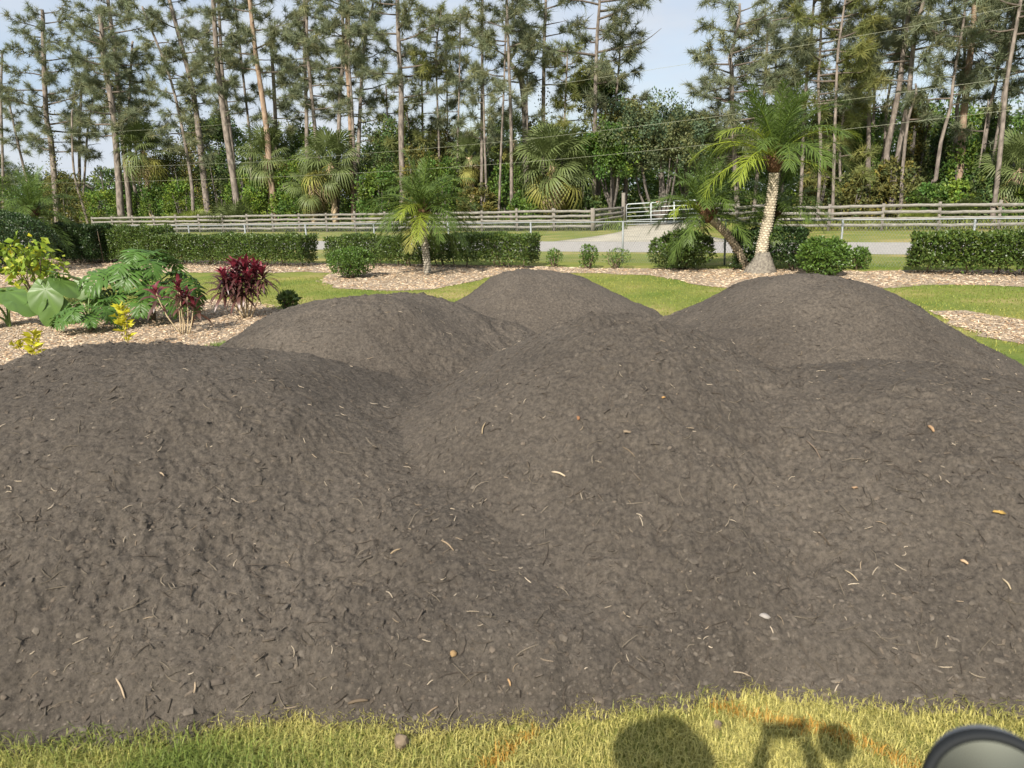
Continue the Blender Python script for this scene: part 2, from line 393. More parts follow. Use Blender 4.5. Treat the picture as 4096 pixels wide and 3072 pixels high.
Vs = np.concatenate([V, V[edge] * [1, 1, 0] + [0, 0, -.05]]); e0 = len(V)
side = np.array([[edge[k], edge[k + 1], e0 + k + 1, e0 + k] for k in range(len(edge) - 1)])
tag(link('driveway', mesh('driveway', Vs, np.concatenate([Fq, side]), MAT['concrete'])), kind='structure')
# grassy bank to the right of the driveway
def bank(name, cx, cy, rx, ry, h, mat):
    n = 24; V = [(cx, cy, h)]; Fs = []
    for k in range(1, 7):
        for a in range(n):
            th = 2 * math.pi * a / n; r = k / 6; V.append((cx + rx * r * math.cos(th), cy + ry * r * math.sin(th), h * (math.cos(math.pi * r) * .5 + .5) - .01 + .02 * vn(cx + 5 * th, r * 4)))
    T = [[0, 1 + a, 1 + (a + 1) % n] for a in range(n)]
    Q = [[1 + (k - 1) * n + a, 1 + k * n + a, 1 + k * n + (a + 1) % n, 1 + (k - 1) * n + (a + 1) % n] for k in range(1, 6) for a in range(n)]
    tag(link(name, mesh(name, V, [T, Q], mat, smooth=True)), kind='structure')
bank('grass_bank', GBR[0] + 2.6, GBR[1] - 2.2, 3.6, 4.2, .5, MAT['lawn'])
sheet('shell_track', [GBL + [0, .3, 0], GBR + [0.4, .3, 0], at(2790, 870, 58), at(2640, 872, 58)], .02, MAT['lime'])

def px(*pts): return [gr(x, y) for x, y in pts]
bedL = px((-300, 1240), (0, 1222), (270, 1216), (480, 1225), (700, 1205), (880, 1200), (1000, 1206), (1120, 1232), (1210, 1262), (1190, 1330), (900, 1480), (500, 1600), (0, 1700), (-400, 1700))
bedU = px((-300, 1140), (0, 1152), (230, 1130), (420, 1142), (560, 1120), (660, 1092), (900, 1090), (1100, 1092), (1250, 1086), (1340, 1093), (1300, 1106), (1285, 1135), (1330, 1150), (1420, 1160), (1560, 1166), (1720, 1160), (1860, 1135), (2000, 1100), (2140, 1090), (2400, 1094), (2600, 1102), (2700, 1120), (2800, 1143), (2930, 1157), (3100, 1165), (3400, 1168), (3480, 1162), (3560, 1150), (3700, 1138), (3900, 1142), (4150, 1150), (4600, 1160),
          (4600, 1085), (4096, 1080), (3700, 1082), (3430, 1086), (3300, 1078), (3000, 1076), (2700, 1076), (2400, 1074), (2150, 1066), (1900, 1062), (1600, 1056), (1330, 1052), (1250, 1053), (700, 1040), (300, 1034), (0, 1030), (-300, 1020))
bedR = px((3740, 1243), (3850, 1248), (3960, 1268), (4096, 1285), (4500, 1310), (4500, 1420), (4096, 1380), (3950, 1350), (3800, 1290))
sheet('mulch_bed', bedL, .006, MAT['mulch'], .35, .35)
sheet('mulch_strip', bedU, .006, MAT['mulch'], .35, .35)
sheet('bare_patch', bedR, .006, MAT['mulch'], .35, .3)
def inside(P, poly):
    x, y = P[:, 0], P[:, 1]; r = np.zeros(len(P), bool); n = len(poly)
    for k in range(n):
        (x0, y0), (x1, y1) = poly[k][:2], poly[(k + 1) % n][:2]
        c = ((y0 > y) != (y1 > y)) & (x < (x1 - x0) * (y - y0) / (y1 - y0 + 1e-12) + x0); r ^= c
    return r
def scatter(poly, n, jit=.0):
    q = np.array([p[:2] for p in poly]); lo, hi = q.min(0), q.max(0); o = []
    m = 0
    while m < n:
        c = rng.uniform(lo, hi, (n * 2, 2)); c = c[inside(c + rng.normal(0, .06, c.shape), q)]; o.append(c); m += len(c)
    return np.concatenate(o)[:n]
def chip_geo(P, N, ln, wd, th, pal, lift=.3, rg=rng):
    """flat wedge of bark: 6 corners, 8 faces"""
    n = len(P); t = unit(np.cross(N, rdir(n, rg))) ; t = unit(t + N * rg.normal(0, lift, n)[:, None]); b = unit(np.cross(N, t)); k = np.cross(t, b)
    l = (ln * rg.uniform(.5, 1.5, n))[:, None]; w_ = (wd * rg.uniform(.6, 1.4, n))[:, None]; h = (th * rg.uniform(.6, 1.5, n))[:, None]
    V = np.stack([P - t * l - b * w_ * .8, P - t * l + b * w_ * .6, P + t * l + b * w_ * .3, P + t * l * .9 - b * w_, P - t * l * .8 + k * h, P + t * l * .8 + k * h], 1).reshape(-1, 3)
    i = np.arange(n)[:, None] * 6
    T = np.concatenate([i + f for f in ([0, 4, 1], [3, 2, 5], [0, 1, 2], [0, 2, 3])]); Q = np.concatenate([i + f for f in ([1, 4, 5, 2], [0, 3, 5, 4])])
    return V, T, Q, np.asarray(pal)[rg.integers(0, len(pal), n)].repeat(6, 0) * rg.uniform(.7, 1.25, n).repeat(6)[:, None]
PAL = [(1, 1, 1), (.8, .78, .75), (1.25, 1.2, 1.15), (.55, .5, .45), (.95, .82, .68), (.6, .47, .38)]
for nm, poly, n, sz in (('mulch_chips', bedL, 15000, .033), ('mulch_strip_chips', bedU, 16000, .05), ('bare_patch_chips', bedR, 1500, .035)):
    p = scatter(poly, n); p = np.concatenate([p, np.full((n, 1), .012)], 1)
    V, T, Q, tn = chip_geo(p, np.tile([0, 0, 1.0], (n, 1)), sz, sz * .33, sz * .2, PAL, .25)
    tag(link(nm, mesh(nm, V, [T, Q], MAT['chips'], tn)), kind='stuff')

# ================================================================== SOIL MOUNDS
FX = np.array([-6, -3.5, -2.0, -1.63, -1.45, -1.22, -1.0, -.78, -.58, -.18, .12, .32, .63, .82, .97, 1.26, 1.44, 1.67, 1.97, 3.5, 6])
FY = np.array([2.7, 2.5, 2.4, 2.43, 2.46, 2.5, 2.59, 2.54, 2.5, 2.47, 2.53, 2.57, 2.59, 2.64, 2.67, 2.61, 2.56, 2.52, 2.45, 2.5, 2.9])
def yfront(x): return np.interp(x, FX, FY) + (vn(np.asarray(x) * 9, 0 * np.asarray(x), 5) - .5) * .07
MOUNDS = [  # name index, x, y, H, rx, ry, c, k
    (0, -2.55, 4.85, 1.12, 1.15, 1.0, 1.55, .68), (0, -4.3, 4.6, 1.02, 1, 1, 1.3, .66),
    (1, .72, 5.05, 1.21, 1.03, 1.08, .65, .66), (1, 2.45, 4.55, .93, 1.1, .95, 1.1, .6), (1, 4.3, 4.6, .8, 1.1, 1, 1.1, .6), (1, -.45, 3.9, .52, 1.1, 1, 1.3, .56),
    (2, -1.35, 7.15, 1.16, 1.05, .95, 1.0, .64),
    (3, .36, 9.75, 1.12, 1.02, .9, .72, .66),
    (4, 2.87, 7.15, 1.25, 1.0, .95, .88, .66), (4, 4.3, 6.4, .5, 1.1, 1, .9, .62)]
def mound_parts(x, y):
    wx = (fbm(x * .9, y * .9, 11, 3) - .5) * .35; wy = (fbm(x * .9 + 31, y * .9, 12, 3) - .5) * .35
    H = np.full((5,) + np.shape(x), -9.0)
    for (k, mx_, my_, h, rx, ry, c, sl) in MOUNDS:
        q2 = ((x + wx - mx_) / rx) ** 2 + ((y + wy - my_) / ry) ** 2
        H[k] = np.maximum(H[k], h - sl * (np.sqrt(q2 + c * c) - c))
    return H
def soil_h(x, y, detail=True):
    H = mound_parts(x, y); s = .025
    m = H.max(0); h = m + s * np.log(np.exp((H - m) / s).sum(0))
    fr = (y - yfront(x)); lim = .74 * fr + .16 * np.clip(fr / .25, 0, 1)
    d = np.clip((lim - h) / .16 * .5 + .5, 0, 1); h = lim * (1 - d) + h * d - .16 * d * (1 - d)
    h = h - .10 * np.exp(-(((x + 1.72) / .3) ** 2 + ((y - 5.95) / .22) ** 2)) + .05 * np.exp(-(((x + 1.6) / .3) ** 2 + ((y - 5.6) / .12) ** 2))
    if detail:
        f = np.clip(h / .12, 0, 1)
        lump = (fbm(x * 2.1, y * 2.1, 21, 3) - .5) * .13
        rid = 1 - np.abs(2 * fbm(x * 5.5, y * 5.5, 25, 3) - 1)
        crust = np.clip(fbm(x * 1.3, y * 1.3, 41, 3) * 2.4 - .75, 0, 1)   # rough crusted patches, smooth slides elsewhere
        med = (fbm(x * 9, y * 9, 31, 3) - .5) * .05
        fine = (fbm(x * 34, y * 34, 35, 3) - .5) * .036
        pit = np.clip(vn(x * 7, y * 7, 51) - .8, 0, 1) * .16 * crust
        h = h + f * (lump * .7 + rid * .022 * crust + med * (.35 + .9 * crust) + fine * (.45 + .8 * crust) - pit)
    return h
th = np.concatenate([np.linspace(-58, -38, 30, endpoint=False), np.linspace(-38, 38.5, 620, endpoint=False), np.linspace(38.5, 60, 30)])
rr = np.exp(np.linspace(math.log(2.25), math.log(14.2), 580))
TH, RR = np.meshgrid(np.radians(th), rr); Xg = RR * np.sin(TH); Yg = RR * np.cos(TH)
Hs = mound_parts(Xg, Yg); own = Hs.argmax(0); Zg = soil_h(Xg, Yg)
nc = len(th); i = (np.arange(len(rr) - 1)[:, None] * nc + np.arange(nc - 1)[None])
quad = np.stack([i, i + 1, i + 1 + nc, i + nc], -1)
zmax = np.maximum.reduce([Zg[:-1, :-1], Zg[1:, :-1], Zg[:-1, 1:], Zg[1:, 1:]])
Vall = np.stack([Xg.ravel(), Yg.ravel(), np.maximum(Zg, -.03).ravel()], 1)
fo = own[:-1, :-1]
for k, lab in enumerate(('broad dark soil mound at front left spreading to the grass', 'largest dark soil mound at front centre and right with rounded ridge',
                         'dark soil mound behind the front left one with a dent in its side', 'small rounded dark soil mound farthest back below the clipped hedge',
                         'dark soil mound at back right in front of the tall palm')):
    q = quad[(fo == k) & (zmax > -.01)]
    u, inv = np.unique(q, return_inverse=True)
    tag(link('soil_mound', mesh('soil_mound', Vall[u], inv.reshape(-1, 4), MAT['soil'], smooth=True)), lab, 'soil pile', 'heaps of dark soil dumped on the lawn')
def soil_pts(n, y0, y1, power=1.0):
    """points on the soil, denser near the front"""
    y = np.exp(rng.uniform(math.log(y0), math.log(y1), n * 3)); x = rng.uniform(-.78, .82, n * 3) * y
    z = soil_h(x, y); k = z > .015; x, y, z = x[k][:n], y[k][:n], z[k][:n]
    e = .03; N = unit(np.stack([-(soil_h(x + e, y, False) - soil_h(x - e, y, False)) / (2 * e), -(soil_h(x, y + e, False) - soil_h(x, y - e, False)) / (2 * e), np.ones(len(x))], 1))
    return np.stack([x, y, z], 1), N
def octa(P, N, s, pal, rg=rng):
    n = len(P); t = unit(np.cross(N, rdir(n, rg))); b = np.cross(N, t)
    sx = (s * rg.uniform(.5, 1.9, n))[:, None]; sy = (s * rg.uniform(.4, 1.1, n))[:, None]; sz = (s * rg.uniform(.25, .7, n))[:, None]
    j = lambda: rg.uniform(.75, 1.2, (n, 1))
    ring = [P + t * sx * math.cos(a) * j() + b * sy * math.sin(a) * j() + N * sz * rg.uniform(-.2, .35, (n, 1)) for a in np.arange(5) * 2 * np.pi / 5]
    V = np.stack(ring + [P + N * sz * j() * 1.2], 1).reshape(-1, 3); i = np.arange(n)[:, None] * 6
    T = np.concatenate([i + [a, (a + 1) % 5, 5] for a in range(5)])
    return V, T, np.asarray(pal)[rg.integers(0, len(pal), n)].repeat(6, 0) * rg.uniform(.75, 1.2, n).repeat(6)[:, None]
SPAL = [(1, 1, 1), (.92, .92, .92), (1.1, 1.09, 1.07), (.8, .78, .78), (1.05, 1.0, .95)]
P, N = soil_pts(26000, 2.45, 9.5); sz = rng.uniform(0, 1, len(P)) ** 6 * .011 + .0026 + .0005 * P[:, 1]
V, T, tn = octa(P, N, sz, SPAL); tag(link('soil_clods', mesh('soil_clods', V, T, MAT['clod'], tn, smooth=True)), kind='stuff')
P, N = soil_pts(7000, 2.45, 8); ln = rng.uniform(0, 1, len(P)) ** 4 * .02 + .005
V, T, Q, tn = chip_geo(P + N * .004, N, ln, ln * .25, ln * .16, SPAL, .35); tag(link('bark_bits', mesh('bark_bits', V, [T, Q], MAT['clod'], tn)), kind='stuff')
# toe of the pile: rounder lumps that rolled down
x = rng.uniform(-2.6, 2.6, 1500); y = yfront(x) + np.abs(rng.normal(0, .12, 1500)) - .01
z = np.maximum(soil_h(x, y), 0); P = np.stack([x, y, z], 1); V, T, tn = octa(P, np.tile([0, -.3, .95], (1500, 1)), rng.uniform(0, 1, 1500) ** 4 * .018 + .005, SPAL)
tag(link('rolled_clods', mesh('rolled_clods', V, T, MAT['clod'], tn, smooth=True)), kind='stuff')
def fibres(n, y1, lmax, rad, pal):
    P, N = soil_pts(n, 2.45, y1); m = len(P); mb = MB()
    for p, nn in zip(P, N):
        t = unit(np.cross(nn, rdir(1)[0])); b = np.cross(nn, t); l = rng.uniform(.25, 1) ** 2 * lmax; cv = rng.normal(0, .25)
        pts = [p + t * l * (s - .5) + b * l * cv * (s - .5) ** 2 * 2 + nn * (.004 + l * .1 * rng.uniform(-.2, 1)) for s in (0, .33, .66, 1)]
        v, t3, q = tube(pts, [rad * .7, rad, rad, rad * .5], 3, False); mb.add(v, q, np.array(pal[rng.integers(len(pal))]) * rng.uniform(.7, 1.2))
    return mb
fibres(1500, 8, .13, .0022, [(.2, .19, .2), (.3, .3, .3), (.16, .15, .15), (.5, .5, .5)]).obj('root_fibres', MAT['twig'])['kind'] = 'stuff'
fibres(520, 9, .06, .0022, [(1.3, 1.3, 1.3), (1, 1, 1), (.8, .75, .7)]).obj('straw_bits', MAT['twig'])['kind'] = 'stuff'
def on_soil(x, y):
    """point of the soil surface seen at photo pixel x, y"""
    d = ray(x, y); t = np.linspace(1.5, 16, 3000); q = d[None] * t[:, None]; z = q[:, 2] + CAM_H
    g = np.maximum(soil_h(q[:, 0], q[:, 1]), 0); k = np.argmax(z <= g)
    return np.array([q[k, 0], q[k, 1], g[k]]), float(t[k])
def normal_at(p):
    e = .04; f = lambda a, b: float(soil_h(np.array([a]), np.array([b]), False)[0])
    return unit(np.array([-(f(p[0] + e, p[1]) - f(p[0] - e, p[1])) / (2 * e), -(f(p[0], p[1] + e) - f(p[0], p[1] - e)) / (2 * e), 1.0]))
def stick(a, b, r, label, col, cat='twig', bend=.06, name='twig'):
    p, t0 = on_soil(*a); q, t1 = on_soil(*b); mid = (p + q) / 2; n = normal_at(mid)
    L_ = np.linalg.norm(q - p); sd = unit(np.cross(n, q - p))
    pts = spline([p + n * .006, mid + n * (.012) + sd * L_ * bend, q + n * .01], 6)
    v, t3, qd = tube(pts, np.array([.6, 1, 1, .95, .85, .55]) * r * .62, 6, True, .12); mb = MB(); mb.add2(v, t3, qd, np.array(col) * .72)
    tag(mb.obj(name, MAT['twig'], smooth=False), label, cat)
STICKS = [((2208, 1890), (2262, 1910), .009, 'thick pale stick lying on the middle of the largest mound', (1.5, 1.45, 1.35)),
    ((468, 2718), (505, 2798), .006, 'straight pale stick at lower left of the soil', (1.35, 1.25, 1.15)),
    ((780, 2730), (775, 2775), .006, 'short pale upright stick near the bottom left grass', (1.2, 1.1, 1)),
    ((3378, 2285), (3430, 2330), .004, 'thin pale stick at right of the largest mound', (1.3, 1.25, 1.1)),
    ((4007, 2318), (4040, 2365), .006, 'split pale stick close to the right edge', (1.4, 1.35, 1.2)),
    ((3712, 1708), (3734, 1735), .014, 'stubby tan stick high on the back right mound slope', (1.1, .85, .65)),
    ((3225, 1768), (3282, 1843), .006, 'long grey-brown stick below the back right mound', (.55, .5, .5)),
    ((1765, 2165), (1815, 2212), .006, 'tan stick at middle of the front slope', (.95, .85, .75)),
    ((1563, 2222), (1605, 2202), .006, 'tan splinter left of the middle of the front slope', (1, .9, .75)),
    ((2930, 2690), (3000, 2712), .004, 'thin white stick at lower right above the grass', (1.4, 1.35, 1.3)),
    ((1705, 2862), (1752, 2826), .006, 'slanting brown stick just above the grass edge', (.7, .62, .55)),
    ((1395, 2822), (1475, 2805), .011, 'fat grey-brown stick lying flat near the grass edge', (.4, .36, .33)),
    ((2490, 1790), (2540, 1835), .004, 'curved thin root at the centre of the soil', (.6, .55, .5)),
    ((3840, 2250), (3870, 2262), .011, 'flat cream wood splinter at right', (1.5, 1.25, 1.05)),
    ((3260, 2130), (3320, 2190), .004, 'dark bent root at right of the front slope', (.3, .27, .25)),
    ((2030, 2720), (2040, 2750), .007, 'short orange-tan splinter in the lower middle', (1.25, .95, .65)),
    ((640, 1895), (658, 1910), .006, 'small pale splinter on the front left mound', (1.3, 1.2, 1.1)),
    ((1930, 1740), (1945, 1695), .006, 'pale splinter on the shoulder of the largest mound', (1.2, 1.1, .9))]
for s in STICKS: stick(*s)
def flake(x, y, w_, label, col, name='leaf_scrap', cat='leaf', seed=0, asp=.6):
    p, t = on_soil(x, y); n = normal_at(p); rg = np.random.default_rng(seed); s = w_ / 2950 * t
    a = unit(np.cross(n, np.array([0.2, 1, .3]))); b = np.cross(n, a); k = 9
    ring = [p + n * (.008 + .012 * rg.uniform(0, 1)) + a * s * math.cos(h) * rg.uniform(.55, 1.1) * .5 + b * s * asp * math.sin(h) * rg.uniform(.55, 1.1) * .5 for h in np.arange(k) * 2 * np.pi / k]
    top = np.array(ring); bot = top - n * .003; V = np.concatenate([top, bot, [p + n * .02, p + n * .004]])
    T = [[i, (i + 1) % k, 2 * k] for i in range(k)] + [[k + (i + 1) % k, k + i, 2 * k + 1] for i in range(k)]
    Q = [[i, k + i, k + (i + 1) % k, (i + 1) % k] for i in range(k)]
    mb = MB(); mb.add2(V, T, Q, np.array(col) * .68); tag(mb.obj(name, MAT['twig']), label, cat)
flake(3060, 2470, 46, 'pale grey torn scrap lying on the lower right soil', (1.05, 1.15, 1.4), 'paper_scrap', 'scrap', 1)
flake(2652, 1597, 17, 'small orange dead leaf near the top of the largest mound', (1.2, .85, .45), seed=2)
flake(2314, 1678, 18, 'reddish brown dead leaf left of centre on the largest mound', (.8, .5, .35), seed=3, asp=1.3)
flake(1812, 2620, 30, 'tan folded dead leaf in the lower middle of the soil', (.95, .75, .5), seed=4, asp=1.1)
flake(3418, 1960, 24, 'pinkish tan bark flake on the right of the soil', (1, .8, .65), seed=5)
flake(3990, 2060, 60, 'yellow dead leaf with a stalk at the right edge', (1.3, 1, .4), seed=6, asp=.25)
flake(312, 3000, 20, 'small tan dead leaf in the bottom left corner soil', (1.1, .9, .6), seed=8, asp=1.2)
flake(2510, 1735, 42, 'grey-brown bark strip in the middle of the largest mound', (.75, .7, .65), seed=9, asp=.4)

# ================================================================== GRASS
def blades(P, ln, wd, tint, lean=.5, rg=rng):
    n = len(P); a = rg.uniform(0, 2 * np.pi, n); d = np.stack([np.cos(a), np.sin(a), np.zeros(n)], 1); s = np.stack([-np.sin(a), np.cos(a), np.zeros(n)], 1)
    l = (ln * rg.uniform(.5, 1.4, n))[:, None]; k = rg.uniform(.1, 1.3, n)[:, None] * lean; w_ = (wd * rg.uniform(.7, 1.3, n))[:, None]
    up = np.array([0, 0, 1.0])
    m1 = P + up * l * .5 + d * l * .22 * k; tp = P + up * l * (.95 - .35 * k) + d * l * .8 * k
    V = np.stack([P - s * w_, P + s * w_, m1 + s * w_ * .8, m1 - s * w_ * .8, tp], 1).reshape(-1, 3); i = np.arange(n)[:, None] * 5
    return V, i + [3, 2, 4], i + [0, 1, 2, 3], tint.repeat(5, 0)
n = 80000
x = rng.uniform(-2.7, 2.7, n); y = rng.uniform(1.95, 2.85, n)
keep = (y < yfront(x) + .02 + .05 * vn(x * 14, y * 3, 8)); x, y = x[keep], y[keep]; n = len(x)
z = np.maximum(soil_h(x, y, False), 0) * .6; P = np.stack([x, y, z], 1)
gmix = np.clip(fbm(x * 1.6, y * 2.2, 61, 3) * 2.6 - 1.48 + np.clip((-.8 - x) * 1.0, 0, .75) + rng.normal(0, .28, n), 0, 1)[:, None]
green, straw = np.array([.95, 1.1, .85]), np.array([2.75, 2.15, 2.7])
tn = (straw * (1 - gmix) + green * gmix) * rng.uniform(.55, 1.3, (n, 1))
def seg_d(x, y, pts):
    d = np.full(len(x), 9.0)
    for (a, b) in zip(pts[:-1], pts[1:]):
        ab = b - a; t = np.clip(((x - a[0]) * ab[0] + (y - a[1]) * ab[1]) / (ab @ ab), 0, 1); d = np.minimum(d, np.hypot(x - a[0] - t * ab[0], y - a[1] - t * ab[1]))
    return d
pl1 = [gr(*q)[:2] for q in ((1940, 3080), (1990, 3040), (2060, 2990), (2130, 2945))]
pl2 = [gr(*q)[:2] for q in ((2860, 2835), (2960, 2862), (3120, 2895), (3300, 2930), (3430, 2975), (3560, 3030), (3640, 3075))]
pd = np.minimum(seg_d(x, y, pl1) / .035, seg_d(x, y, pl2) / .045); paint = pd + rng.normal(0, .45, n) < .5
tn[paint] = (np.array([2.7, 1.35, 1.1]) * rng.uniform(.75, 1.2, (n, 1)))[paint]
ln = .038 + .03 * gmix[:, 0] + .04 * np.clip(-1.2 - x, 0, 1) * gmix[:, 0]
V, T, Q, tt = blades(P[~paint], ln[~paint], .0016, tn[~paint], 1.35)
tag(link('front_grass', mesh('front_grass', V, [T, Q], MAT['blade'], tt)), kind='stuff')
V, T, Q, tt = blades(P[paint], ln[paint], .0018, tn[paint], .9)
tag(link('orange_painted_grass', mesh('orange_painted_grass', V, [T, Q], MAT['blade'], tt)), kind='stuff')
# lawn between the beds, and a fringe of taller blades at the back of the pile
n = 90000; x = rng.uniform(-13, 14, n); y = rng.uniform(9, 21, n)
P = np.stack([x, y, np.zeros(n)], 1); k = ~(inside(P, bedL) | inside(P, bedU) | inside(P, bedR)) & (np.abs(x) < .8 * y) & (soil_h(x, y, False) < .02); P = P[k]; n = len(P)
g = np.clip(fbm(P[:, 0] * .45, P[:, 1] * .45, 71, 3) * 2.2 - .55 + rng.normal(0, .2, n), 0, 1)[:, None]
tn = (np.array([1.75, 1.45, 1.3]) * (1 - g) + np.array([.85, 1.05, .6]) * g) * rng.uniform(.75, 1.2, (n, 1))
V, T, Q, tt = blades(P, np.full(n, .035), .006, tn, .8); tag(link('lawn_blades', mesh('lawn_blades', V, [T, Q], MAT['blade'], tt)), kind='stuff')
for nm, c, r_, n in (('grass_tuft', gr(885, 1400), .28, 500),):
    a = rng.normal(0, 1, (n, 2)) * r_ * .5; P = np.stack([c[0] + a[:, 0], c[1] + a[:, 1] + .2, 0 * a[:, 0]], 1)
    V, T, Q, tt = blades(P, np.full(n, .09), .004, np.tile([.7, .95, .6], (n, 1)) * rng.uniform(.7, 1.2, (n, 1)), .8); tag(link(nm, mesh(nm, V, [T, Q], MAT['blade'], tt)), kind='stuff')
# weeds behind the board fence
n = 26000; s = rng.uniform(-3, 72, n); t = rng.uniform(.6, 9, n)
base = np.array([-30.28, 61.15]); fd = np.array([math.cos(R(25.44)), -math.sin(R(25.44))]); fn = np.array([math.sin(R(25.44)), math.cos(R(25.44))])
P2 = base + fd * s[:, None] + fn * t[:, None]; k = ~((P2[:, 0] > 7) & (P2[:, 0] < 14) & (s > 39) & (s < 48)); P2 = P2[k]; n = len(P2)
P = np.concatenate([P2, np.zeros((n, 1))], 1); g = fbm(P[:, 0] * .3, P[:, 1] * .3, 81, 3)[:, None]
V, T, Q, tt = blades(P, .35 + .6 * g[:, 0], .03, (np.array([.6, .8, .6]) * g + np.array([1.2, 1.1, .8]) * (1 - g)) * rng.uniform(.6, 1.2, (n, 1)), .6)
tag(link('roadside_weeds', mesh('roadside_weeds', V, [T, Q], MAT['blade'], tt)), kind='stuff')

# ================================================================== FENCES
def fpt(s, t=0, z=0): p = base + fd * s + fn * t; return np.array([p[0], p[1], z])
YAW = -R(25.44)
post_me = []
for k in range(4):
    mb = MB(); h = 1.29 + .03 * k; v = boxv((-.065, -.065, -.1), (.065, .065, h)); v += rng.uniform(-.012, .012, v.shape); mb.add(v, BOXF); post_me.append(mb.me('post', MAT['post_wood']))
board_me = []
for k in range(7):
    n = 6; xs = np.linspace(-1.21, 1.21, n); sag = rng.normal(0, .012, n); tw = rng.normal(0, .006, n); hh = .07 + rng.normal(0, .004, n); V = []
    for a in range(n):
        for (dy, dz) in ((-.018, -hh[a]), (.018, -hh[a]), (.018, hh[a]), (-.018, hh[a])): V.append((xs[a], dy + tw[a], dz + sag[a]))
    i = np.arange(n - 1)[:, None] * 4; Q = np.concatenate([i + [j, (j + 1) % 4, (j + 1) % 4 + 4, j + 4] for j in range(4)] + [np.array([[0, 3, 2, 1], [n * 4 - 4, n * 4 - 3, n * 4 - 2, n * 4 - 1]])])
    board_me.append(mesh('board', V, Q, MAT['wood']))
RAILS = (1.17, .87, .60, .28)
def run(parent, a, b, z0=0, z1=0, n=None, first=True, last=True, hog=False, rails=RAILS):
    a = np.array(a, float); b = np.array(b, float); L_ = np.linalg.norm(b[:2] - a[:2]); n = n or max(1, round(L_ / 2.44)); d = (b - a) / n; yaw = math.atan2(d[1], d[0])
    nrm_ = np.array([math.sin(yaw), -math.cos(yaw)])
    for k in range(n + 1):
        if (k == 0 and not first) or (k == n and not last): continue
        p = a + d * k; z = z0 + (z1 - z0) * k / n
        link('post', post_me[rng.integers(4)], parent, (p[0], p[1], z), (rng.normal(0, .012), rng.normal(0, .012), yaw + rng.normal(0, .05)))
    sc = np.linalg.norm(d[:2]) / 2.44; pit_ = math.atan2((z1 - z0) / n, np.linalg.norm(d[:2]))
    for k in range(n):
        p = a + d * (k + .5); z = z0 + (z1 - z0) * (k + .5) / n
        for r_ in rails:
            link('board', board_me[rng.integers(7)], parent, (p[0] + nrm_[0] * .085, p[1] + nrm_[1] * .085, z + r_ + rng.normal(0, .012)), (rng.normal(0, .03), -pit_ + rng.normal(0, .006), yaw + (math.pi if rng.random() < .5 else 0)), (sc, 1, 1))
    if hog:
        mb = MB(); dn = np.array([d[0], d[1]]) / np.linalg.norm(d[:2]); m = int(L_ / .1)
        for k in range(m):
            p = a[:2] + dn * k * .1 - nrm_ * -.0 - nrm_ * .075; v, t3, q = tube([(*p, z0 + .02), (*p, z0 + 1.15)], .004, 3, False); mb.add(v, q)
        for z in np.arange(.08, 1.2, .1):
            v, t3, q = tube([(*(a[:2] - nrm_ * .075), z0 + z), (*(b[:2] - nrm_ * .075), z1 + z)], .004, 3, False); mb.add(v, q)
        o = mb.obj('wire_mesh', MAT['wire_dark'], parent); o['kind'] = 'stuff'
f1 = empty('board_fence', label='long weathered grey four-board fence left of the metal gate', cat='fence')
run(f1, fpt(-4.9 + 0, 0), fpt(39.04), n=18, hog=False)
GP = at(2490, 905, 47.6)
run(f1, fpt(26.84, 0), fpt(39.04), n=5, first=False, last=False, hog=True, rails=())
wing_end = np.array([GBL[0] - .25, GBL[1], 0])
run(f1, fpt(39.04), wing_end, 0, .12, n=1, first=False, last=False, hog=True, rails=(1.17, .87, .6, .28))
v = boxv((-.11, -.11, -.1), (.11, .11, 1.32)); mb = MB(); mb.add(v, BOXF); c = fpt(39.04); mb.obj('corner_post', MAT['post_wood'], f1, loc=c)
mb = MB(); mb.add(boxv((-.1, -.1, -.1), (.1, .1, 2.15)), BOXF); gp = tag(mb.obj('gate_post', MAT['post_wood'], loc=(GBL[0] - .22, GBL[1], .0)), 'tall square wooden post at the left end of the metal gate', 'post')
mb = MB(); mb.add(boxv((-.08, -.08, -.1), (.08, .08, 1.45)), BOXF); tag(mb.obj('gate_post', MAT['post_wood'], loc=(GBR[0] + .16, GBR[1], .0)), 'short wooden post at the right end of the metal gate, behind palm fronds', 'post')
f2 = empty('board_fence', label='weathered grey four-board fence at right of the palms', cat='fence')
run(f2, fpt(51.9 - 2.44 * 1.0, -.75), fpt(51.9 + 2.44 * 12, -.75), n=13)
run(f2, (GBR[0] + .3, GBR[1], 0), fpt(51.9 - 2.44, -.75), .3, 0, n=2, first=False, last=False)
LG0 = at(222, 905, 79); LG1 = at(338, 902, 82)
f3 = empty('board_fence', label='pale weathered board fence at far left behind the small palm', cat='fence')
run(f3, (*at(-260, 905, 70)[:2], 0), (LG0[0], LG0[1], 0), n=6)

# chain link fence
def cpt(s, z=0): return np.array([-15.76 + math.cos(R(25.7)) * s, 32.07 - math.sin(R(25.7)) * s, z])
cl = empty('chain_link_fence', label='low galvanised chain-link fence along the road', cat='fence')
c_pts = [at(x, 902, Y)[:2] for x, Y in ((-420, 43.5), (20, 40.2), (251, 38), (391, 35.6))] + [cpt(3.05 * k)[:2] for k in range(0, 17)]
CH = 1.25
for p in c_pts:
    mb = MB(); lean = rng.normal(0, .02, 2); v, t3, q = tube([(0, 0, -.05), (lean[0], lean[1], CH + .02)], .03, 8); mb.add2(v, t3, q); mb.obj('post', MAT['galv'], cl, smooth=True, loc=(*p, 0))
mb = MB()
for a, b in zip(c_pts[:-1], c_pts[1:]):
    v, t3, q = tube([(*a, CH), (*((a + b) / 2), CH - .012), (*b, CH)], .021, 6, False); mb.add(v, q)
mb.obj('top_rail', MAT['galv'], cl, smooth=True)
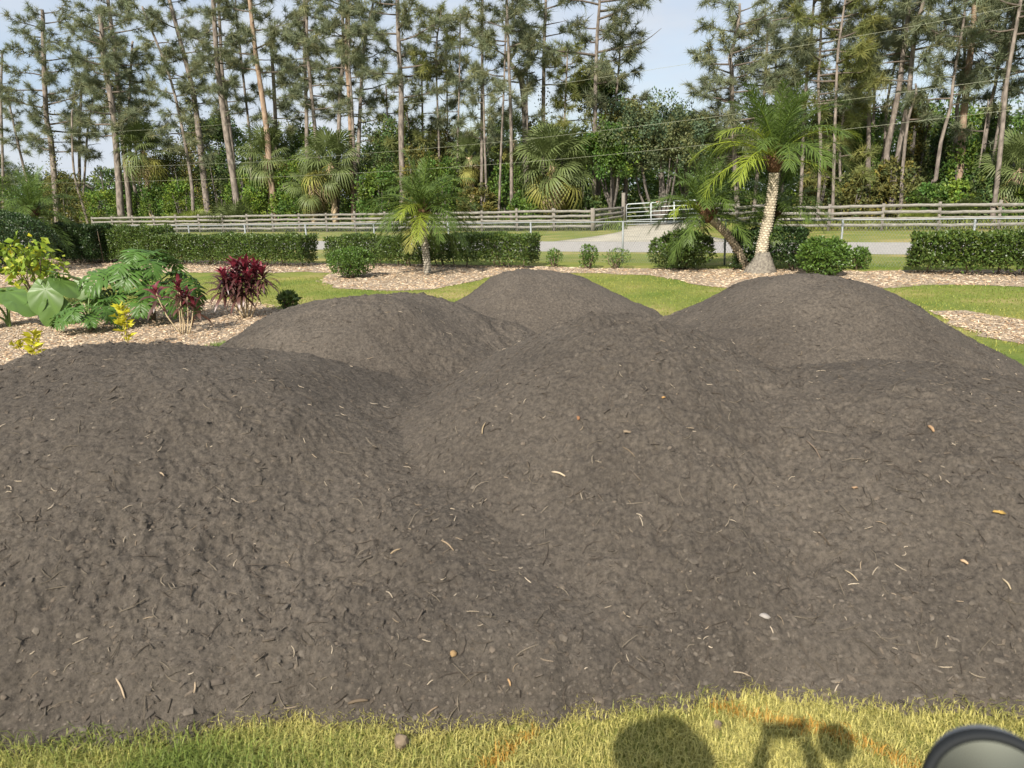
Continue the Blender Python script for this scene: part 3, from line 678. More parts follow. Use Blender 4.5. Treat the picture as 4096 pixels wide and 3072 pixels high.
mb = MB(); hgt = CH - .03
for a, b in zip(c_pts[:-1], c_pts[1:]):
    L_ = np.linalg.norm(b - a); d = (b - a) / L_; k = np.arange(0, L_, .075)
    for sg in (1, -1):
        for s in k:
            e = s + sg * hgt * .62; s0, z0, e1, z1 = s, .02, e, hgt
            if e > L_: z1 = .02 + (hgt - .02) * (L_ - s) / (e - s); e1 = L_
            if e < 0: z1 = .02 + (hgt - .02) * (s / (s - e)); e1 = 0
            p, q_ = a + d * s0, a + d * e1; off = np.array([-d[1], d[0]]) * -.024
            v, t3, q = tube([(*(p + off), z0), (*(q_ + off), z1)], .0022, 3, False); mb.add(v, q)
            if sg == 1 and False: pass
        for s in k:   # strands that start at the top edge so the whole height is covered
            if (sg == 1 and s < hgt * .62) or (sg == -1 and s > L_ - hgt * .62):
                e = s - sg * hgt * .62; zt = hgt
                e1 = min(max(e, 0), L_); zb = zt - (hgt - .02) * abs(s - e1) / (hgt * .62)
                p, q_ = a + d * s, a + d * e1; v, t3, q = tube([(*(p + off), zt), (*(q_ + off), zb)], .0022, 3, False); mb.add(v, q)
o = mb.obj('wire_mesh', MAT['galv'], cl); o['kind'] = 'stuff'

# gates
def tube_gate(name, BL, TL, TR, BR, label, bars=5, mat=MAT['gate'], uprights=(.0, .36, .69, 1.0), r=.032):
    g = empty(name, tuple(BL), label, 'gate'); BL, TL, TR, BR = [np.asarray(p) - BL for p in (BL, TL, TR, BR)]; h = TL - BL
    fr = MB(); cl_ = .12; u = unit(TR - TL)
    path = [BL, TL - unit(h) * cl_, TL - unit(h) * cl_ * .3 + u * cl_ * .3, TL + u * cl_, TR - u * cl_, TR - u * cl_ * .3 - unit(TR - BR) * cl_ * .3, TR - unit(TR - BR) * cl_, BR, BL]
    v, t3, q = tube(path, r, 8, True); fr.add2(v, t3, q); fr.obj('frame', mat, g, smooth=True)
    for k in range(1, bars):
        t = k / bars * .96 + .02; a = BL + (TL - BL) * t + u * r; b = BR + (TR - BR) * t - u * r; mb = MB(); v, t3, q = tube([a, b], r * .8, 8); mb.add2(v, t3, q); mb.obj('bar', mat, g, smooth=True)
    for f in uprights[1:-1]:
        a = BL + (BR - BL) * f; b = TL + (TR - TL) * f; mb = MB(); v = []
        sd_ = u * .035; fr_ = np.array([u[1], -u[0], 0]) * .036
        V = np.array([a - sd_ - fr_, a + sd_ - fr_, a + sd_ + fr_, a - sd_ + fr_, b - sd_ - fr_, b + sd_ - fr_, b + sd_ + fr_, b - sd_ + fr_]); mb.add(V, BOXF); mb.obj('upright', mat, g)
    return g
tube_gate('metal_gate', GBL, GTL, GTR, GBR, 'galvanised metal tube gate across the concrete driveway')
tube_gate('metal_gate', at(232, 903, 79.2), at(232, 856, 79.2), at(336, 845, 81), at(336, 903, 81), 'white metal tube gate at far left behind a small palm', 5, MAT['white'], (0, .5, .82, 1), .035)
# sign on the gate
p = at(2633, 812, 46.35); sg_ = empty('warning_sign', tuple(p + np.array([0, -.06, 0])), 'small white sign with a red band hanging on the metal gate', 'sign')
u = unit(GTR - GTL); yaw = math.atan2(u[1], u[0]); sg_.rotation_euler = (0, 0, yaw)
mb = MB(); mb.add(boxv((-.145, -.004, -.12), (.145, .004, .12)), BOXF); mb.obj('panel', MAT['white'], sg_)
mb = MB(); mb.add(boxv((-.125, -.007, .03), (.125, -.004, .10)), BOXF); mb.obj('red_band', MAT['red'], sg_)
n = 16; a = np.arange(n) * 2 * np.pi / n; V = np.concatenate([np.stack([.085 * np.cos(a), np.full(n, -.0095), .066 + .022 * np.sin(a)], 1), np.stack([.085 * np.cos(a), np.full(n, -.006), .066 + .022 * np.sin(a)], 1), [[0, -.0095, .066]]])
T = [[2 * n, k, (k + 1) % n] for k in range(n)]; Q = [[k, n + k, n + (k + 1) % n, (k + 1) % n] for k in range(n)]
link('white_oval', mesh('white_oval', V, [T, Q], MAT['white']), sg_)

# wires
def wire(pts, label, dim=False, Y0=43.0):
    P = []
    for (x, y) in pts:
        d = ray(x, y); t = Y0 / (d[1] + .4757 * d[0]); q = d * t; q[2] += CAM_H; P.append(q)
    v, t3, q = tube(spline(P, 40), .0065 if not dim else .006, 5, False); mb = MB(); mb.add(v, q)
    tag(mb.obj('power_line', MAT['wire_dark' if dim else 'wire'], smooth=True), label, 'wire', 'wires strung along the road')
wire([(-350, 572), (20, 548), (786, 507), (1485, 434), (2080, 358), (2634, 274), (3096, 201), (3663, 103), (4400, -40)], 'topmost pale wire crossing in front of the pines')
wire([(-350, 684), (0, 678), (500, 667), (1024, 648), (1295, 627), (2048, 563), (3072, 440), (4096, 304), (4500, 240)], 'middle pale wire crossing in front of the pines')
wire([(-350, 742), (0, 737), (1024, 711), (2048, 652), (2970, 564), (3332, 523), (4096, 434), (4500, 380)], 'lowest pale wire crossing in front of the undergrowth')

# ================================================================== HEDGES AND GARDEN BUSHES
def stems(parent, base_pts, tips, r=.018, name='stem', mat='stem'):
    for a, b in zip(base_pts, tips):
        mb = MB(); m = (np.asarray(a) + np.asarray(b)) / 2 + rng.normal(0, .05, 3); v, t3, q = tube(spline([a, m, b], 5), np.linspace(r, r * .4, 5), 5, False); mb.add(v, q); mb.obj(name, MAT[mat], parent)
def hedge(a, b, width, h, label, mat='hedge', dens=1000, leaf=.075, low=.12, lump=.1, cat='hedge', name='hedge', group=None):
    a, b = np.asarray(a[:2], float), np.asarray(b[:2], float); L_ = np.linalg.norm(b - a); d = (b - a) / L_; m = np.array([-d[1], d[0]])
    e = empty(name, (*((a + b) / 2), 0), label, cat, group); yaw = math.atan2(d[1], d[0]); e.rotation_euler = (0, 0, yaw)
    P, N = [], []
    def face(n, f, nn): P.append(f(rng.uniform(size=(n, 2)))); N.append(np.tile(nn, (n, 1)))
    for sgn in (-1, 1):
        face(int(L_ * h * dens), lambda u: np.stack([(u[:, 0] - .5) * L_, np.full(len(u), sgn * width / 2), low + u[:, 1] ** .9 * (h - low)], 1), (0., sgn, .25))
        face(int(width * h * dens), lambda u: np.stack([np.full(len(u), sgn * L_ / 2), (u[:, 0] - .5) * width, low + u[:, 1] * (h - low)], 1), (sgn, 0., .25))
    face(int(L_ * width * dens * 1.2), lambda u: np.stack([(u[:, 0] - .5) * L_, (u[:, 1] - .5) * width, np.full(len(u), h)], 1), (0., 0., 1.))
    P, N = np.concatenate(P), np.concatenate(N)
    dsp = (fbm(P[:, 0] * 1.8 + P[:, 1] * 1.3 + a[0], P[:, 2] * 2.2 + P[:, 1] + a[1], 91, 3) - .5) * lump * 3.2
    P = P + N * (dsp[:, None] - np.abs(rng.normal(0, .07, len(P)))[:, None]); P[:, 0] *= 1 - .03 * (1 - P[:, 2] / h)
    k = rng.uniform(size=len(P)) < np.clip((P[:, 2] - .04) / .35 + .25, 0, 1); P, N = P[k], N[k]
    V, T, tn = leaves(P, unit(N), leaf, out_=.6, asp=.5, var=.4, yel=.3); tn = tn * (.7 + .6 * fbm(P[:, 0] * 3 + a[0], P[:, 2] * 3 + P[:, 1], 93, 3)).repeat(4)[:, None]; link('foliage', mesh('foliage', V, T, MAT[mat], tn), e)
    # inner leaves thin out towards the bare stems
    n = max(4, int(L_ * 3)); bx = (rng.uniform(size=n) - .5) * (L_ - .2); by = rng.normal(0, width * .12, n)
    stems(e, [(x, y, 0) for x, y in zip(bx, by)], [(x + rng.normal(0, .2), y + rng.normal(0, .2), h * .85) for x, y in zip(bx, by)], .025)
    n = int(L_ * width * h * 700); Pi = np.stack([(rng.uniform(size=n) - .5) * (L_ - .1), (rng.uniform(size=n) - .5) * (width - .15), low + .1 + rng.uniform(size=n) * (h - low - .1)], 1)
    V, T, tn = leaves(Pi, rdir(n), leaf * 1.3, var=.3, asp=.6); link('inner_foliage', mesh('inner_foliage', V, T, MAT[mat], tn), e)
    return e
hedge(gr(150, 1040) + [0, .5, 0], gr(640, 1062) + [0, .5, 0], 1.0, 1.28, 'clipped green hedge at left behind the big-leaved plants', lump=.1)
hedge(gr(275, 1052), gr(420, 1056), 1.0, 1.42, 'dark rounded bulge of bush standing before the left hedge', 'hedge_dark', cat='bush', name='bush')
hedge(gr(640, 1062) + [0, .5, 0], gr(1235, 1070) + [0, .4, 0], 1.0, 1.0, 'clipped green hedge running behind the red-leaved plant', lump=.08)
hedge(gr(1330, 1062) + [0, .3, 0], gr(1700, 1072) + [0, .3, 0], .9, .92, 'clipped hedge behind the round bush, left of the small palm', lump=.08)
hedge(gr(1715, 1066) + [0, .3, 0], gr(2138, 1076) + [0, .3, 0], .9, .95, 'clipped hedge with square right end, right of the small palm', lump=.06)
hedge(gr(3668, 1096) + [0, .35, 0], gr(4096, 1112) + [.9, .05, 0], .9, .93, 'clipped hedge with broad glossy leaves at the right edge', leaf=.095, dens=800, lump=.08)
hedge(gr(2945, 1080) + [0, .2, 0], gr(3225, 1086) + [0, .2, 0], .95, 1.0, 'dark clipped hedge directly behind the tall palm trunk', 'hedge_dark')
def bush(c, rx, ry, h, label, mat='citrus', n=3500, leaf=.085, cat='bush', low=.1, name='bush', holes=.35, droop=0, yel=.2):
    e = empty(name, (c[0], c[1], 0), label, cat); u = rdir(n); u[:, 2] = np.abs(u[:, 2]) * np.where(rng.uniform(size=n) < .75, 1, -1)
    rr_ = 1 - np.abs(rng.normal(0, .12, n)); lump = .82 + .36 * fbm(u[:, 0] * 2.4 + c[0], u[:, 1] * 2.4 + u[:, 2] * 2.9, 95, 3)
    P = u * (rr_ * lump)[:, None] * [rx, ry, h * .5] + [0, 0, h * .5 + low * .3]
    k = (fbm(u[:, 0] * 4 + c[1], u[:, 2] * 4 + u[:, 1] * 3, 97, 2) > holes * .8) & (P[:, 2] > .03); P, u = P[k], u[k]
    V, T, tn = leaves(P, u, leaf, out_=.55, asp=.45, var=.3, yel=yel, droop=droop); link('foliage', mesh('foliage', V, T, MAT[mat], tn), e)
    m = int(n * .35); Pi = rdir(m) * rng.uniform(.2, .75, (m, 1)) * [rx, ry, h * .48] + [0, 0, h * .5]; Pi = Pi[Pi[:, 2] > .05]
    V, T, tn = leaves(Pi, rdir(len(Pi)), leaf * 1.15, var=.3); link('inner_foliage', mesh('inner_foliage', V, T, MAT[mat], tn), e)
    k = 9; a = np.arange(k) * 2 * np.pi / k
    stems(e, [(.05 * math.cos(t), .05 * math.sin(t), 0) for t in a], [(rx * .6 * math.cos(t), ry * .6 * math.sin(t), h * rng.uniform(.5, .85)) for t in a], .02)
    return e
bush(gr(1410, 1112), .64, .6, .80, 'small round glossy bush on the mulch left of the small palm', n=4200, leaf=.07)
bush(gr(3285, 1105), .58, .55, .88, 'bright green round bush with drooping leaves at right of the palms', mat='citrus', n=4200, leaf=.09, droop=.5)
bush(gr(3432, 1078), .27, .27, .52, 'little bright green bush beside the chain-link post at right', n=900, leaf=.08)
bush(gr(2725, 1078), .9, .8, .98, 'open dark green shrub standing left of the leaning palm', mat='hedge', n=5200, leaf=.1, holes=.5)
bush(gr(30, 1098) + [-.5, .5, 0], 1.75, 1.5, 1.95, 'large dark rounded bush at the left edge', mat='hedge_dark', n=11000, leaf=.09, holes=.1)
bush(gr(2218, 1070), .24, .24, .5, 'thin leafy sapling nearest the hedge end on the mulch strip', n=420, leaf=.07, cat='sapling', name='sapling', holes=.55)
bush(gr(2352, 1075), .28, .26, .66, 'bushy upright sapling between two smaller ones on the mulch strip', n=700, leaf=.07, cat='sapling', name='sapling', holes=.5)
bush(gr(2465, 1075), .42, .3, .55, 'sparse spreading sapling beside the chain-link post', n=520, leaf=.06, cat='sapling', name='sapling', holes=.6)
bush(gr(1158, 1243), .17, .17, .32, 'small dark green seedling alone at the edge of the mulch', mat='hedge', n=260, leaf=.1, cat='seedling', name='seedling', holes=.2)

# ================================================================== FEATHER PALMS
def frond_mesh(L_, e0, drop, nl=46, ll=.42, mat='palm', rg=None, name='frond'):
    rg = rg or rng; mb = MB(); n = 14; t = np.linspace(0, 1, n); el = e0 - drop * t ** 1.4; st = L_ / (n - 1)
    x = np.concatenate([[0], np.cumsum(np.cos(el[:-1]) * st)]); z = np.concatenate([[0], np.cumsum(np.sin(el[:-1]) * st)])
    P = np.stack([x, np.zeros(n), z], 1); v, t3, q = tube(P, np.linspace(.017, .004, n) * (L_ / 1.6), 4, False); mb.add(v, q, (1.3, 1.25, .9))
    tt = np.linspace(.13, .99, nl)
    pos = np.stack([np.interp(tt, t, x), np.zeros(nl), np.interp(tt, t, z)], 1); ee = np.interp(tt, t, el)
    T = np.stack([np.cos(ee), np.zeros(nl), np.sin(ee)], 1); Up = np.stack([-np.sin(ee), np.zeros(nl), np.cos(ee)], 1)
    prof = np.clip(np.sin(np.pi * (tt * .86 + .1)) ** .6, .15, 1) * ll
    for sg in (-1, 1):
        ang = np.radians(rg.uniform(32, 66, nl)) * (1 - .35 * tt); d = T * np.cos(ang)[:, None] + np.array([0, sg, 0]) * np.sin(ang)[:, None] + Up * rg.uniform(-.15, .5, nl)[:, None]
        d = unit(d); l = (prof * rg.uniform(.85, 1.12, nl))[:, None]; wv = unit(np.cross(d, Up)) * .0082 * (L_ / 1.6)
        g = np.array([0, 0, -1.0]); m = pos + d * l * .5 + g * l * .04; tp = pos + d * l + g * l * rg.uniform(.12, .4, nl)[:, None]
        V = np.stack([pos - wv * .6, pos + wv * .6, m + wv, m - wv, tp], 1).reshape(-1, 3); i = np.arange(nl)[:, None] * 5
        tn = rg.uniform(.78, 1.22, nl).repeat(5)[:, None] * np.ones(3); k = mb.n; mb.add(V, i + [0, 1, 2, 3], tn); mb.F[3].append(i + [3, 2, 4] + k)
    return mb.me(name, MAT[mat])
TIERS = ((82, 40), (62, 70), (45, 85), (28, 90), (8, 80), (-15, 60))
FR = {m: [frond_mesh(1.6, R(a), R(b), mat=m) for a, b in TIERS for _ in (0,)] for m in ('palm', 'palm_sunlit', 'palm_yellow', 'palm_dead')}
def palm_trunk(e, path, r0_, r1_, scar=True, tint=(1, 1, 1), name='trunk'):
    n = 26; P = spline(path, n); rad = np.linspace(r0_, r1_, n); rad[0] *= 1.35; rad[1] *= 1.12
    mb = MB(); v, t3, q = tube(P, rad, 14, True, .03); mb.add2(v, t3, q, np.array(tint) * .55); mb.obj(name, MAT['palm_trunk'], e, smooth=True)
    if scar:
        mb = MB(); L_ = np.linalg.norm(np.diff(P, axis=0), axis=1).sum(); rows = int(L_ / .055); k = 9
        for a in range(1, rows):
            f = a / rows * (n - 1.001); i0 = int(f); c = P[i0] + (P[i0 + 1] - P[i0]) * (f - i0); t = unit(P[i0 + 1] - P[i0]); A = unit(np.cross(t, [0, 1, .01])); B = np.cross(t, A); r_ = np.interp(f, np.arange(n), rad)
            for j in range(k):
                th_ = (j + .5 * (a % 2)) * 2 * math.pi / k; d = A * math.cos(th_) + B * math.sin(th_); s = np.cross(t, d); o_ = c + d * r_ * .97; w_ = r_ * .36
                V = [o_ - s * w_, o_ + t * .03, o_ + s * w_, o_ - t * .022, o_ + d * r_ * .22 + t * .012]
                mb.add(V, [[0, 4, 1], [1, 4, 2], [2, 4, 3], [3, 4, 0]], np.array(tint) * rng.uniform(.8, 1.35))
        o = mb.obj('leaf_scars', MAT['palm_trunk'], e); o['kind'] = 'stuff'
    return P
def feather_palm(base_, path, r0_, r1_, label, size=1.0, counts=(4, 5, 7, 7, 6, 4), bright=0.15, dead=0, spin=0, scar=True, tint=(1, 1, 1), fruit=False, crown=.35, lean=(0, 0)):
    e = empty('feather_palm', tuple(base_), label, 'palm tree', 'feather palms in the garden'); P = palm_trunk(e, path, r0_, r1_, scar, tint); top = P[-1]
    t = unit(P[-1] - P[-3]); n = 7; Pc = [top + t * crown * (a / (n - 1)) for a in range(n)]
    mb = MB(); v, t3, q = tube(Pc, r1_ * np.array([1.1, 1.5, 1.7, 1.75, 1.6, 1.2, .5]), 12, True, .22); mb.add2(v, t3, q)
    for a in range(70):
        d = rdir(1)[0]; d[2] = abs(d[2]) * .8; p = top + t * rng.uniform(.05, crown) + d * r1_ * 1.2; v, t3, q = tube([p, p + d * .1 + [0, 0, .05], p + d * .16 + [0, 0, .12]], [.014, .012, .003], 4, False); mb.add(v, q)
    mb.obj('crown_base', MAT['palm_fibre'], e); ct = top + t * crown * .85; az = spin
    for tier, c in enumerate(counts):
        for k in range(c):
            az += 2.399963; m = 'palm'
            if rng.uniform() < bright and 2 <= tier <= 4: m = 'palm_sunlit'  # some middle-tier fronds get the painted sunlit colour
            if dead and tier == 5 and rng.uniform() < dead: m = 'palm_dead' if rng.uniform() < .5 else 'palm_yellow'
            s = size * rng.uniform(.88, 1.12) * (.92 if tier == 0 else 1)
            link('frond', FR[m][tier], e, tuple(ct + [0, 0, .05 - .05 * tier]), (rng.normal(0, .12), rng.normal(0, .1), az), (s, s, s))
    if fruit:
        mb = MB()
        for a in range(16):
            th_ = rng.uniform(0, 6.28); d = np.array([math.cos(th_), math.sin(th_), .2]); p = ct - [0, 0, .12]; v, t3, q = tube([p, p + d * .22, p + d * .34 - [0, 0, .18]], [.016, .013, .01], 4, False); mb.add(v, q, (1, 1, 1))
        mb.obj('fruit_stalk', MAT['palm_yellow'], e)
    return e
def rel(pts, Y):   # trunk path from photo pixels at one distance, relative to its first point on the ground
    P = np.array([at(x, y, Y) for x, y in pts]); b = np.array([P[0][0], Y, 0]); P -= b; P[0][2] = 0; return b, P
b, P = rel([(1712, 1090), (1703, 1010), (1692, 930), (1690, 880)], 21.0); feather_palm(b, P, .10, .085, 'small feather palm with drooping fronds in front of the clipped hedge', 1.06, (3, 5, 8, 10, 10, 7), .1, .18, .4, fruit=True)
b, P = rel([(3038, 1085), (3048, 1000), (3068, 900), (3088, 780), (3096, 690)], 19.4); feather_palm(b, P, .16, .115, 'tall feather palm with pale patterned trunk and lime lit fronds', 1.34, (7, 8, 9, 9, 4, 0), .5, 0, 1.1, tint=(1.25, 1.2, 1.1), crown=.5)
b, P = rel([(2995, 1080), (2965, 1020), (2925, 950), (2885, 905), (2862, 880)], 19.7); P[:, 1] += np.linspace(0, .3, len(P)); feather_palm(b, P, .11, .1, 'leaning feather palm left of the tall one, sharing its base', 1.1, (3, 6, 8, 8, 6, 2), .05, 0, 2.3, tint=(.8, .72, .6), crown=.42)
b, P = rel([(3066, 1080), (3072, 1000), (3090, 930), (3112, 890)], 19.9); P[:, 1] += np.linspace(0, .5, len(P)); feather_palm(b, P, .11, .1, 'dark low feather palm with yellow fruit behind the tall trunk', 1.0, (2, 4, 7, 8, 6, 2), .0, .3, .9, tint=(.6, .5, .4), fruit=True, crown=.4)
b, P = rel([(138, 985), (138, 930), (132, 880)], 27.5); feather_palm(b, P, .15, .13, 'small feather palm with dark trunk at far left behind the rounded bush', 1.15, (4, 6, 8, 9, 9, 5), .0, .1, .2, scar=False, tint=(.3, .25, .2))
# shared rooty base of the palm clump
c = gr(3035, 1090); n = 18; V = []; K = 7
for k in range(K):
    f = k / (K - 1)
    for a in range(n):
        th_ = 2 * math.pi * a / n; r_ = (.42 - .27 * f) * (1 + .22 * (vn(a * .8, k * .9, 5) - .5)); V.append((c[0] + r_ * math.cos(th_) * 1.05 + .08 * f, c[1] - .05 + r_ * .8 * math.sin(th_), .52 * f - .03 + .05 * vn(a * .7, k * 1.3, 9)))
V.append((c[0] + .08, c[1], .5)); i = np.arange(K - 1)[:, None] * n; j = np.arange(n)[None]; Q = np.stack([i + j, i + (j + 1) % n, i + (j + 1) % n + n, i + j + n], -1).reshape(-1, 4)
T = [[(K - 1) * n + a, (K - 1) * n + (a + 1) % n, K * n] for a in range(n)]
tag(link('root_mound', mesh('root_mound', V, [T, Q], MAT['root'], smooth=True)), 'grey rooty mound at the foot of the palm clump', 'root mound')

# ================================================================== FAN PALMS
def fan_mesh(mat, r=.85, n=34, spread=150, droop=.35, pet=.9, seed=0, name='fan_leaf'):
    rg = np.random.default_rng(seed); mb = MB(); pts = spline([(0, 0, 0), (pet * .5, 0, .05), (pet, 0, 0)], 6); v, t3, q = tube(pts, np.linspace(.022, .012, 6), 4, False); mb.add(v, q, (1.1, 1.1, .9))
    h = np.array([pet, 0, 0.]); a = np.radians(np.linspace(-spread, spread, n)); d = np.stack([np.cos(a), np.sin(a), np.zeros(n)], 1); s = np.stack([-np.sin(a), np.cos(a), np.zeros(n)], 1)
    l = (r * (1 - .28 * np.abs(a) / a.max()) * rg.uniform(.92, 1.06, n))[:, None]; fold = np.where(np.arange(n) % 2, 1, -1)[:, None] * np.array([0, 0, .02]); w_ = r * math.radians(spread) / n * 1.0
    cup = np.array([0, 0, 1.0]) * (np.abs(np.sin(a)) * .18)[:, None]
    p0 = h + d * .05; p1 = h + d * l * .5 + fold + cup * l * .5; p2 = h + d * l * .78 + cup * l * .5 + [0, 0, -1] * l * droop * .3 * rg.uniform(.6, 1.4, (n, 1)); p3 = h + d * l * .97 + cup * l * .3 + [0, 0, -1] * l * droop * rg.uniform(.6, 1.5, (n, 1))
    V = np.stack([p0, p1 - s * w_ * .55 * .5 * 1.6, p1 + s * w_ * .55 * .5 * 1.6, p2 - s * w_ * .35, p2 + s * w_ * .35, p3], 1).reshape(-1, 3); i = np.arange(n)[:, None] * 6
    tn = rg.uniform(.8, 1.2, n).repeat(6)[:, None] * np.ones(3); k = mb.n; mb.add(V, i + [1, 2, 4, 3], tn); mb.F[3] += [i + [0, 2, 1] + k, i + [3, 4, 5] + k]
    return mb.me(name, MAT[mat])
FAN = {m: [fan_mesh(m, seed=s, droop=d) for s, d in ((1, .25), (2, .45), (3, .7))] for m in ('sabal', 'palm_yellow', 'palm_dead', 'palmetto')}
def fan_palm(c, trunk_h, label, size=1.0, n=30, skirt=0, r=.17, lowest=-50, trunk=True, up0=78, group=None, boots=True):
    e = empty('fan_palm', (c[0], c[1], 0), label, 'fan palm', group or 'fan palms behind the board fence')
    if trunk and trunk_h > .3:
        mb = MB(); P = spline([(0, 0, 0), (rng.normal(0, .06), rng.normal(0, .06), trunk_h * .5), (0, 0, trunk_h)], 8); v, t3, q = tube(P, r * np.array([1.15, 1, .95, .95, 1, 1.05, 1.1, .9]), 10, True, .05); mb.add2(v, t3, q); mb.obj('trunk', MAT['boot'], e)
        if boots:
            mb = MB()
            for a in range(int(trunk_h / .09)):
                z = .3 + a * .085
                for j in range(3):
                    th_ = a * 2.4 + j * 2.09; d = np.array([math.cos(th_), math.sin(th_), 0]); s = np.array([-d[1], d[0], 0]); o_ = d * r * .95 + [0, 0, z]; k = rng.uniform(.7, 1.2)
                    V = [o_ - s * .06, o_ + s * .06, o_ + d * .1 * k + s * .03 + [0, 0, .2 * k], o_ + d * .1 * k - s * .03 + [0, 0, .2 * k], o_ + [0, 0, .12]]
                    mb.add(V, [[0, 1, 2], [0, 2, 3], [1, 4, 2], [0, 3, 4]])
            o = mb.obj('leaf_boots', MAT['boot'], e); o['kind'] = 'stuff'
    az = rng.uniform(0, 6); m3 = n + skirt
    for k in range(m3):
        az += 2.39996; f = k / max(1, n - 1); el = R(up0 - (up0 - lowest) * min(f, 1) ** 1.1); m = 'sabal'; v = 0 if f < .35 else (1 if f < .75 else 2)
        if k >= n: el = R(rng.uniform(-75, -48)); m = 'palm_dead' if rng.uniform() < .65 else 'palm_yellow'; v = 2
        elif skirt and f > .82 and rng.uniform() < .4: m = 'palm_yellow'
        s = size * rng.uniform(.85, 1.15)
        link('fan_leaf', FAN[m][v], e, (0, 0, trunk_h + .1 - .15 * min(f, 1)), (rng.normal(0, .25), -el, az), (s, s, s))
    return e
def palmetto(c, label, size=.7, n=16, m='palmetto', group=None):
    e = empty('saw_palmetto', (c[0], c[1], 0), label, 'palmetto', group or 'saw palmettos along the board fence'); az = 0
    for k in range(n):
        az += 2.4; a = rng.uniform(0, .5) * size; s = size * rng.uniform(.75, 1.15)
        link('fan_leaf', FAN[m][0], e, (a * math.cos(az), a * math.sin(az), .05), (rng.normal(0, .3), -R(rng.uniform(25, 80)), az), (s, s, s))
    return e
def behind(x, off): Y = fence_Y(x) + off; p = at(x, 800, Y); return np.array([p[0], p[1], 0]), Y
def zat(x, y, Y): return float(at(x, y, Y)[2])
for (x, yc, off, sz, n, sk, lab) in (
    (2212, 665, 3.2, 1.75, 34, 16, 'big fan palm with a skirt of dry brown leaves behind the fence'),
    (600, 600, 6, 1.65, 26, 5, 'grey-green fan palm with hanging yellowed leaves at left'),
    (1085, 625, 5, 1.6, 26, 3, 'fan palm with upright green leaves beside the orange pine trunk'),
    (1335, 655, 3.5, 1.7, 26, 5, 'fan palm with wide drooping yellow-green leaves left of centre'),
    (1250, 745, 2.6, 1.3, 12, 3, 'low fan palm with splayed yellow-green leaves below a taller one'),
    (1885, 630, 6, 1.2, 18, 3, 'slim fan palm among the undergrowth right of centre'),
    (4055, 690, 3.5, 1.35, 24, 3, 'dark fan palm at the right edge behind the fence'),
    (5, 690, 8, 1.4, 20, 2, 'dark fan palm at the left edge'),
    (2060, 560, 11, 1.3, 16, 2, 'fan palm deep in the trees left of the skirted one')):
    c, Y = behind(x, off); fan_palm(c, max(.3, zat(x, yc, Y)), lab, sz, n, sk, r=.19)
for (x, off, sz, n, m, lab) in ((640, 1.6, .75, 16, 'palmetto', 'yellow-green saw palmetto behind the fence, leftmost of a row'), (700, 1.3, .85, 18, 'palmetto', 'brightest yellow-green saw palmetto, second of a row'),
    (775, 1.4, 1.05, 20, 'palmetto', 'large yellow-green saw palmetto, third of a row'), (835, 1.8, .95, 18, 'palmetto', 'saw palmetto at the right end of the row'),
    (935, 2.0, 1.6, 20, 'sabal', 'tall dusty green palmetto with long upright leaves'), (395, 2.5, .9, 14, 'sabal', 'green saw palmetto near the far left pines'), (470, 3, .9, 12, 'sabal', 'green saw palmetto at the foot of the thick left pine'),
    (3710, 1.5, .7, 9, 'palmetto', 'yellow saw palmetto low behind the right fence'), (3650, 2, .6, 8, 'palmetto', 'small yellow saw palmetto left of a brighter one at right'), (3780, 2.6, 1.3, 10, 'sabal', 'arching green palmetto at right under the leaning pine'),
    (1530, 1.2, .9, 14, 'palmetto', 'saw palmetto peeking through the fence boards left of the small palm'), (1960, 3.0, .9, 10, 'sabal', 'dusty saw palmetto right of the small palm')):
    c, Y = behind(x, off); palmetto(c, lab, sz, n, m)

# ================================================================== WILD SHRUBS AND BROADLEAF TREES
def blob_crown(seed, n, leaf, clumps=70, flat=1.0, rough=.35, vine=False, solid=False):
    """unit crown (about -1..1 wide, 0..1 tall) made of many small leaf clumps, with gaps"""
    rg = np.random.default_rng(seed); k = clumps; u = rdir(k, rg); u[:, 2] = np.abs(u[:, 2]) * 1.0 - .15
    if solid: u = rdir(k, rg); zz = rg.uniform(0, 1, k); u = np.stack([u[:, 0], u[:, 1], 0 * zz], 1); u = unit(u) * np.sqrt(1.02 - .8 * zz ** 2.2)[:, None]; 
    rad = rg.uniform(.55, 1.0, k)[:, None] * (1 + rg.normal(0, rough * .5, (k, 1))); C = u * rad * [1, 1, .5] + [0, 0, .5]
    if solid: C[:, 2] = zz
    if vine: C = np.stack([rg.uniform(-1, 1, k), rg.uniform(-.7, .7, k), rg.uniform(0, 1, k) ** .8], 1); C[:, :2] *= (1.05 - .55 * C[:, [2]])
    hue = rg.uniform(-1, 1, k)
    idx = rg.integers(0, k, n); cs = rg.uniform(.10, .26, k)
    d = rdir(n, rg); P = C[idx] + d * (cs[idx] * rg.uniform(.2, 1, n) ** .5)[:, None] * [1, 1, .6]
    tk = np.stack([1 + .28 * hue, 1 + .08 * hue, 1 - .15 * hue], 1) * rg.uniform(.65, 1.3, (k, 1))
    ok = P[:, 2] > .0; P, d, idx = P[ok], d[ok], idx[ok]
    N = unit(d + unit(P - [0, 0, .45]) * .8); return P, N, tk[idx]
CR = {}
def crown_mesh(mat, seed, n, size, leaf, vine=False, name='crown', clumps=70):
    """crown built at real size so that leaves keep their size"""
    P, N, tk = blob_crown(seed, n, leaf, vine=vine, clumps=clumps, solid=not vine); rg = np.random.default_rng(seed + 99)
    V, T, tn = leaves(P * size, N, leaf, rg, out_=.5, asp=.55, var=.25, yel=.25); tn = tn * tk.repeat(4, 0)
    return mesh(name, V, T, MAT[mat], tn)
